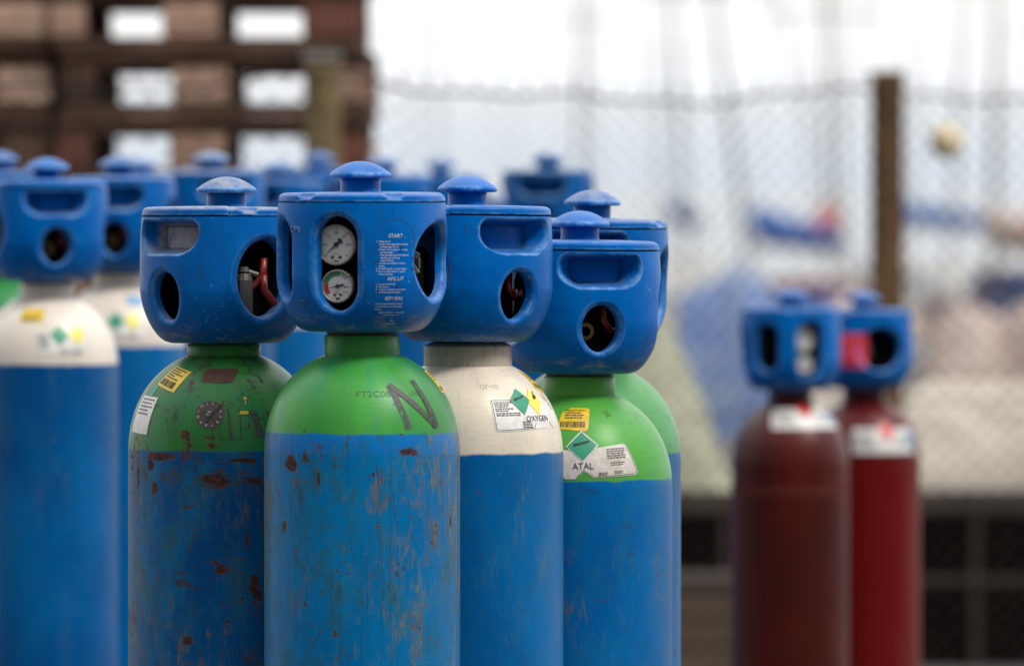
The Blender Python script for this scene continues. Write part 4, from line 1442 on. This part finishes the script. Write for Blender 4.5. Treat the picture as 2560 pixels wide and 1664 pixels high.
dk_, sk_, bl_ = pallet_meshes()
YP = 18.62
rnd = random.Random(3)
hts = ['bottom', 'second', 'third', 'fourth', 'fifth', 'sixth', 'seventh', 'eighth', 'ninth', 'tenth', 'eleventh', 'twelfth', 'thirteenth', 'fourteenth', 'fifteenth']
BZ = 0.036
for st_i, (x0, y0) in enumerate(((at(489, YP) - PW, YP), (at(489, YP) - 2 * PW - 0.012, YP + 0.05), (at(489, YP) - 2 * PW - 0.15, YP + 1.33))):
    for yb_ in (0.1, PD - 0.2):
        bm = bmesh.new()
        add_box(bm, 0, PW, 0, 0.1, 0, BZ - 0.001, 0.003)
        tag(link('timber_bearer', bm_mesh('timber_bearer', bm, M['wood']), None, (x0, y0 + yb_, 0)), 'timber bearer under the %s pallet stack' % ('right-hand', 'left-hand', 'rear')[st_i], 'timber', 'timber bearers under the pallets')
    for lv in range(15):
        x = x0 + rnd.uniform(-.016, .012)
        r = empty('pallet', (x, y0 + rnd.uniform(-.02, .02), BZ + lv * (PH + 0.001)), rnd.uniform(-.006, .006))
        tag(r, 'weathered brown wooden pallet, %s from the ground in the %s stack' % (hts[lv], ('right-hand', 'left-hand', 'rear')[st_i]), 'pallet', 'wooden pallets stacked beyond the fence')
        for nm, me in (('deck_boards', dk_), ('skid_boards', sk_)):
            link(nm, me, r)
        for me, front in bl_:
            o = link('block', me, r)
            if len(me.materials) == 0:
                me.materials.append(M['wood_block'])
            o.material_slots[0].link = 'OBJECT'
            o.material_slots[0].material = M['wood_red'] if rnd.random() < 0.2 else (M['wood_block'] if rnd.random() < 0.7 else M['wood'])

# ------------------------------------------------------------------ storage rack, heaps under tarpaulin, crate
YR = 23.2
rx0, rx1 = at(880, YR), at(1500, YR)
ztop, zmid = hz(658, YR), hz(772, YR)
rack = tag(empty('storage_rack', (rx0, YR, 0)), 'low dark storage rack with pale steel rails behind the fence', 'rack')
M['rail'] = simple('grey steel rail', (0.062, 0.046, 0.04), 0.7, 0.0, 0.5, 12)
M['dark_in'] = simple('near-black rack interior', (0.004, 0.0026, 0.002), 0.95, 0, 0.5, 6, spec=0.05)  # near-black colour stands in for shade in the rack's dark interior
bm = bmesh.new()
L = rx1 - rx0
bm.free()
for y0, y1, z0, z1 in ((-0.03, 0.0, ztop - 0.075, ztop), (0.9, 0.93, ztop - 0.075, ztop), (-0.0245, -0.0005, zmid - 0.026, zmid)):
    bm = bmesh.new()
    add_box(bm, -0.02, L + 0.02, y0, y1, z0, z1, 0.005)
    link('rail', bm_mesh('rail', bm, M['rail']), rack)
for px in (884, 972, 1308, 1490):
    for y in (-0.02, 0.905):
        bm = bmesh.new()
        x = at(px, YR) - rx0
        add_box(bm, x - 0.013, x + 0.013, y, y + 0.03, 0, ztop - 0.078, 0.004)
        link('upright', bm_mesh('upright', bm, M['rail']), rack)
bm = bmesh.new()
add_box(bm, 0, L, 0.06, 0.88, 0.0, ztop - 0.03)
link('boarding', bm_mesh('boarding', bm, M['dark_in']), rack)
bm = bmesh.new()
add_box(bm, -0.01, L + 0.01, 0.0025, 0.8975, ztop - 0.028, ztop - 0.004, 0.003)
link('shelf', bm_mesh('shelf', bm, M['rail']), rack)


def tarp(name, x0, x1, prof, depth, mat, label, cat, zbase, Y=None):
    nx, ny = 60, 30
    verts = []
    for j in range(ny + 1):
        v = j / ny
        for i in range(nx + 1):
            u = i / nx
            x = x0 + (x1 - x0) * u
            h = np.interp(u, [p[0] for p in prof], [p[1] for p in prof])
            sh = math.sin(PI * v) ** 0.75
            w_ = 0.012 * math.sin(x * 23 + v * 9) * math.sin(v * 14 + x * 5) + 0.012 * math.sin(x * 61 - v * 23) + 0.01 * math.sin(v * 41 + x * 17)
            edge = min(1, 5 * u, 5 * (1 - u))
            verts.append((x, depth * v, zbase + 0.003 + max(0, (h * sh + w_ * sh) * edge)))
    n1 = nx + 1
    faces = [(j * n1 + i, j * n1 + i + 1, (j + 1) * n1 + i + 1, (j + 1) * n1 + i) for j in range(ny) for i in range(nx)]
    return tag(link(name, mesh(name, verts, faces, mat), None, (0, YR + 0.02 if Y is None else Y, 0)), label, cat)


tarp('green_tarpaulin', at(800, YR), at(994, YR), [(0, .5), (.4, .62), (.57, .5), (.84, .2), (1, .03)], 0.85, simple('grey green canvas', (0.34, 0.345, 0.25), 0.85, 0, 0.3, 6),
     'pale green canvas heap sloping down to the right on the rack', 'tarpaulin', ztop)
tarp('beige_tarpaulin', at(996, YR), at(1490, YR), [(0, .24), (.12, .34), (.3, .27), (.5, .34), (.8, .35), (1, .2)], 0.85, simple('beige canvas', (0.50, 0.455, 0.385), 0.85, 0, 0.35, 6),
     'beige canvas heap lying on the rack at the right', 'tarpaulin', ztop)
tarp('blue_tarpaulin', at(868, 44), at(1085, 44), [(0, .5), (.15, .85), (.35, 1.0), (.6, 1.12), (.8, .95), (1, .5)], 1.2, simple('royal blue tarpaulin', (0.012, 0.085, 0.32), 0.6, 0, 0, 7, c2=(0.24, 0.29, 0.37)),
     'royal blue tarpaulin draped over a heap behind the green canvas', 'tarpaulin', 0.0, 44)
tarp('pale_tarpaulin', at(1205, 40), at(1450, 40), [(0, .4), (.15, .75), (.4, .95), (.6, .85), (.8, 1.0), (1, .6)], 1.2, simple('pale mauve tarpaulin', (0.5, 0.42, 0.38), 0.7, 0, 0, 4, c2=(0.2, 0.13, 0.11)),
     'pale brown tarpaulin draped over a heap above the beige canvas', 'tarpaulin', 0.0, 40)
tarp('white_tarpaulin', at(1090, 48), at(1220, 48), [(0, .4), (.2, .8), (.5, .9), (.8, .7), (1, .4)], 1.0, simple('off-white tarpaulin', (0.6, 0.57, 0.54), 0.7, 0, 0, 6, c2=(0.36, 0.2, 0.17)),
     'off-white stained tarpaulin over a heap behind the red pair', 'tarpaulin', 0.0, 48)
bm = bmesh.new()
yc = YR - 0.5
cx0, cx1 = at(850, yc), at(988, yc)
cr = tag(empty('crate', (cx0, yc, 0)), 'brown wooden crate standing before the dark rack', 'crate')
hc = hz(789, yc)
for k in range(3):
    add_box(bm, 0, cx1 - cx0, 0, 0.02, hc * k / 3 + 0.004, hc * (k + 1) / 3 - 0.002, 0.003)
    add_box(bm, 0, cx1 - cx0, 0.36, 0.38, hc * k / 3 + 0.004, hc * (k + 1) / 3 - 0.002, 0.003)
for x in (0, cx1 - cx0 - 0.02):
    add_box(bm, x, x + 0.02, 0.0205, 0.3595, 0.004, hc - 0.002, 0.003)
M['crate'] = simple('brown crate wood', (0.12, 0.085, 0.06), 0.85, 0, 0.35, 9)
link('walls', bm_mesh('walls', bm, M['crate']), cr)
bm = bmesh.new()
add_box(bm, -0.01, cx1 - cx0 + 0.01, -0.01, 0.39, hc, hc + 0.035, 0.004)
link('lid', bm_mesh('lid', bm, M['rail']), cr)
bm = bmesh.new()
add_box(bm, 0.021, cx1 - cx0 - 0.021, 0.021, 0.359, 0.0, 0.02)
link('floor_board', bm_mesh('floor_board', bm, M['crate']), cr)


# ------------------------------------------------------------------ boats moored beyond the quay
def sailboat(px, Y, rz, L, beam, hull_c, deck_c, cover_c, hood_c, label, mast_h=13.0, mast_c=(0.3, 0.3, 0.3), lean=0.0, cabin_c=(0.7, 0.7, 0.68), wl=-1.5, mr=0.046):
    ym = L * 0.6
    r = tag(empty('sailboat', (at(px, Y) + math.sin(rz) * ym, Y - math.cos(rz) * ym, wl), rz), label, 'sailboat', 'sailing boats moored in the harbour')
    hm = simple('hull paint', hull_c, 0.3, 0, 0.12, 2)
    bm = bmesh.new()
    rings = []
    ns = 14
    for i in range(ns + 1):
        u = i / ns
        w = beam / 2 * (0.78 + 0.22 * math.sin(min(u / 0.45, 1) * PI / 2)) if u < 0.45 else beam / 2 * math.cos((u - 0.45) / 0.55 * PI / 2) ** 0.75
        w = max(w, 0.02)
        fb = 1.05 + 0.35 * u ** 2
        sec = [(w, fb), (w * 0.99, fb * 0.6), (w * 0.9, 0.12), (w * 0.6, -0.3), (0.02, -0.5)]
        ring = [bm.verts.new((s_ * a, (u - 0.0) * L + (0.25 * (1 - b_ / fb) if u == 0 else 0), b_)) for s_ in (1,) for a, b_ in sec]
        ring += [bm.verts.new((-a, u * L + (0.25 * (1 - b_ / fb) if u == 0 else 0), b_)) for a, b_ in sec[::-1]]
        rings.append(ring)
    k_ = len(rings[0])
    for i in range(ns):
        for k in range(k_ - 1):
            bm.faces.new((rings[i][k], rings[i + 1][k], rings[i + 1][k + 1], rings[i][k + 1]))
    bm.faces.new(rings[0])
    link('hull', bm_mesh('hull', bm, hm, False), r)
    bm = bmesh.new()
    top = [(ring[0].co.copy() if False else None) for ring in []]
    pts = []
    for i in range(ns + 1):
        u = i / ns
        w = beam / 2 * (0.78 + 0.22 * math.sin(min(u / 0.45, 1) * PI / 2)) if u < 0.45 else beam / 2 * math.cos((u - 0.45) / 0.55 * PI / 2) ** 0.75
        pts.append((max(w, 0.02), u * L, 1.05 + 0.35 * u ** 2 + 0.006))
    lft = [bm.verts.new((-a * 0.985, y, z)) for a, y, z in pts]
    rgt = [bm.verts.new((a * 0.985, y, z)) for a, y, z in pts]
    for i in range(ns):
        bm.faces.new((lft[i], rgt[i], rgt[i + 1], lft[i + 1]))
    link('deck', bm_mesh('deck', bm, simple('deck', deck_c, 0.6, 0, 0.15, 3)), r)
    bm = bmesh.new()
    add_box(bm, -beam * 0.3, beam * 0.3, L * 0.32, L * 0.68, 1.03, 1.62, 0.08)
    cb = link('cabin', bm_mesh('cabin', bm, simple('cabin', cabin_c, 0.4, 0, 0.1, 3)), r)
    wm = M.setdefault('boat_glass', simple('dark boat window', (0.02, 0.025, 0.03), 0.15))
    for s_ in (-1, 1):
        for k in range(3):
            bm = bmesh.new()
            y0 = L * (0.36 + 0.1 * k)
            add_box(bm, s_ * beam * 0.3 - 0.012, s_ * beam * 0.3 + 0.012, y0, y0 + L * 0.06, 1.26, 1.46, 0.01)
            link('window', bm_mesh('window', bm, wm), cb)
    bm = bmesh.new()         # folded spray hood over the companionway
    hp = []
    for k in range(9):
        a = PI * k / 8
        hp.append((beam * 0.32 * math.cos(a), 1.25 + 0.5 * math.sin(a) ** 0.6))
    A_ = [bm.verts.new((x, L * 0.22, z if 0 < i < 8 else 1.1)) for i, (x, z) in enumerate(hp)]
    B_ = [bm.verts.new((x * 0.9, L * 0.36, (z - 0.2) if 0 < i < 8 else 1.1)) for i, (x, z) in enumerate(hp)]
    for k in range(8):
        bm.faces.new((A_[k], A_[k + 1], B_[k + 1], B_[k]))
    bm.faces.new(B_)
    bm.faces.new(A_)
    link('spray_hood', bm_mesh('spray_hood', bm, simple('hood canvas', hood_c, 0.8, 0, 0.2, 4)), r)
    mm = simple('mast alloy', mast_c, 0.5, 0.2, 0.2, 3)
    ym = L * 0.6
    bm = bmesh.new()
    add_tube(bm, [(0, ym, 1.1), (lean * mast_h, ym, mast_h)], [mr, mr * 0.75], 12)
    ms = link('mast', bm_mesh('mast', bm, mm, True), r)
    for zz, w in ((0.45, 0.9), (0.72, 0.65)):
        bm = bmesh.new()
        zq = mast_h * zz
        add_tube(bm, [(lean * zq - w, ym - 0.05, zq), (lean * zq, ym, zq + 0.04), (lean * zq + w, ym - 0.05, zq)], 0.03, 8)
        link('spreader', bm_mesh('spreader', bm, mm), ms)
    bm = bmesh.new()
    for s_ in (-1, 1):
        add_tube(bm, [(s_ * beam * 0.44, ym - 0.1, 1.15), (lean * mast_h * 0.72 + s_ * 0.65, ym - 0.05, mast_h * 0.72), (lean * mast_h, ym, mast_h)], 0.012, 6)
    add_tube(bm, [(0, L * 0.98, 1.4), (lean * mast_h, ym, mast_h)], 0.03, 6)
    add_tube(bm, [(0, 0.02, 1.05), (lean * mast_h, ym, mast_h)], 0.012, 6)
    link('rigging', bm_mesh('rigging', bm, mm), ms)
    bm = bmesh.new()
    add_tube(bm, [(0, ym - 0.1, 2.35), (0, ym - L * 0.42, 2.3)], 0.06, 10)
    bo = link('boom', bm_mesh('boom', bm, mm, True), r)
    bm = bmesh.new()
    add_tube(bm, [(0, ym - 0.05, 2.75), (0, ym - 0.3, 2.6), (0, ym - L * 0.2, 2.5), (0, ym - L * 0.42, 2.42)], [0.14, 0.21, 0.18, 0.1], 12)
    link('sail_cover', bm_mesh('sail_cover', bm, simple('sail cover', cover_c, 0.8, 0, 0.2, 4), True), bo)
    bm = bmesh.new()        # stern rail
    add_tube(bm, [(-beam * 0.38, 0.8, 1.05), (-beam * 0.38, 0.8, 1.7), (-beam * 0.36, 0.1, 1.72), (beam * 0.36, 0.1, 1.72), (beam * 0.38, 0.8, 1.7), (beam * 0.38, 0.8, 1.05)], 0.02, 8)
    link('stern_rail', bm_mesh('stern_rail', bm, mm), r)
    return r


W = (0.72, 0.72, 0.7)
NAVY, ROYAL, REDC = (0.02, 0.06, 0.2), (0.02, 0.12, 0.42), (0.35, 0.05, 0.04)
TAN = (0.4, 0.3, 0.22)
sailboat(1016, 96, 0.25, 9.0, 2.9, ROYAL, TAN, ROYAL, ROYAL, 'sailboat with a royal blue hull and blue covers behind the green canvas heap', lean=-0.13, mast_c=(0.25, 0.25, 0.25))
sailboat(1112, 108, -0.12, 9.5, 3.0, W, TAN, REDC, REDC, 'white sailboat with red covers behind the red cylinders', lean=-0.012, mast_c=(0.36, 0.34, 0.33))
sailboat(1330, 92, 0.12, 9.0, 2.9, W, TAN, (0.4, 0.3, 0.24), NAVY, 'white sailboat with a tan sail cover and dark mast right of the rusty post', lean=0.006, mast_c=(0.25, 0.21, 0.17), cabin_c=(0.3, 0.15, 0.12))
sailboat(775, 112, -0.1, 9.0, 2.9, W, W, NAVY, NAVY, 'white sailboat with pale mast behind the lone dark cylinder', lean=0.01, mr=0.05, mast_c=(0.6, 0.58, 0.56))
sailboat(1215, 135, 0.4, 10.0, 3.1, W, W, ROYAL, W, 'farther white sailboat with a blue sail cover, seen beside the rusty post', lean=0.004, mr=0.03, mast_c=(0.8, 0.8, 0.8))
sailboat(1420, 120, -0.3, 9.0, 2.9, NAVY, TAN, REDC, NAVY, 'navy hulled sailboat with a red sail cover at the right frame edge', mast_c=(0.5, 0.48, 0.46))
sailboat(905, 140, 0.1, 9.0, 2.9, W, W, NAVY, W, 'farthest white sailboat with a navy sail cover behind the blue hulled one', mr=0.03, mast_c=(0.8, 0.8, 0.8))
sailboat(590, 125, 0.2, 9.0, 2.9, W, W, NAVY, W, 'white sailboat hidden behind the front cylinders, its pale mast above them', lean=-0.006, mr=0.035, mast_c=(0.8, 0.8, 0.8))

# ------------------------------------------------------------------ light, sky, camera
world = bpy.data.worlds.new('World')
bpy.context.scene.world = world
world.use_nodes = True
nt = world.node_tree
bg = nt.nodes['Background']
SUN_EL, SUN_AZ = D(52), D(125)     # azimuth measured clockwise from the view direction
sky = nd(nt, 'ShaderNodeTexSky', sky_type='NISHITA')
sky.sun_disc = False
sky.sun_elevation = SUN_EL
sky.sun_rotation = SUN_AZ
sky.air_density, sky.dust_density, sky.ozone_density = 1.0, 3.0, 1.0
tc = nd(nt, 'ShaderNodeTexCoord').outputs['Generated']
cl = noise(nt, mapping(nt, tc, sc=(1, 1, 2.5)), 2.2, 5, 0.55)
zc_ = nd(nt, 'ShaderNodeSeparateXYZ', {0: tc}).outputs[2]
over = mix(nt, sm(nt, zc_, -0.004, 0.026), (8.7, 9.7, 10.7), (12.0, 12.0, 12.0))
over = mix(nt, sm(nt, zc_, 0.15, 0.9), over, (21.0, 21.0, 21.0))
over = mix(nt, mth(nt, 'MULTIPLY', sm(nt, cl, 0.35, 0.7), mth(nt, 'MULTIPLY', sm(nt, zc_, 0.02, 0.25), 0.6)), over, (9.6, 9.8, 10.2))
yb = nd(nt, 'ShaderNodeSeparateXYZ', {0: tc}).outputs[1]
back_dim = mth(nt, 'MULTIPLY', sm(nt, mth(nt, 'MULTIPLY', yb, -1.0), -0.15, 0.5), sm(nt, zc_, 0.85, 0.4))  # low sky behind the camera dimmed, added to cut haze on facing surfaces
skyc = mix(nt, 0.88, sky.outputs[0], over)
nt.links.new(mix(nt, mth(nt, 'MULTIPLY', back_dim, 0.93), skyc, (1.7, 1.75, 1.9)), bg.inputs['Color'])
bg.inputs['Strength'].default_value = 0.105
ld = bpy.data.lights.new('sun', 'SUN')
ld.energy = 3.0
ld.angle = D(16)
ld.color = (1.0, 0.95, 0.88)
sun = bpy.data.objects.new('sun', ld)
sd = Vector((math.sin(SUN_AZ) * math.cos(SUN_EL), math.cos(SUN_AZ) * math.cos(SUN_EL), math.sin(SUN_EL)))
sun.rotation_euler = sd.to_track_quat('Z', 'Y').to_euler()
sun.location = (5, 0, 8)
C.objects.link(sun)

cd = bpy.data.cameras.new('camera')
cam = bpy.data.objects.new('camera', cd)
cam.location = (0, 0, CAMZ)
cam.rotation_euler = (PI / 2 - math.atan((446 - HY) / F), 0, 0)
cd.sensor_width = 36
cd.lens = F / 1372 * 36
cd.clip_start, cd.clip_end = 0.5, 20000
cd.dof.use_dof = True
cd.dof.focus_distance = 8.05
cd.dof.aperture_fstop = cd.lens / 42.0
C.objects.link(cam)
sc = bpy.context.scene
sc.camera = cam
sc.render.engine = 'CYCLES'
sc.cycles.use_denoising = True
sc.view_settings.view_transform = 'Standard'
sc.view_settings.look = 'None'
sc.view_settings.exposure = 0
sc.view_settings.gamma = 1
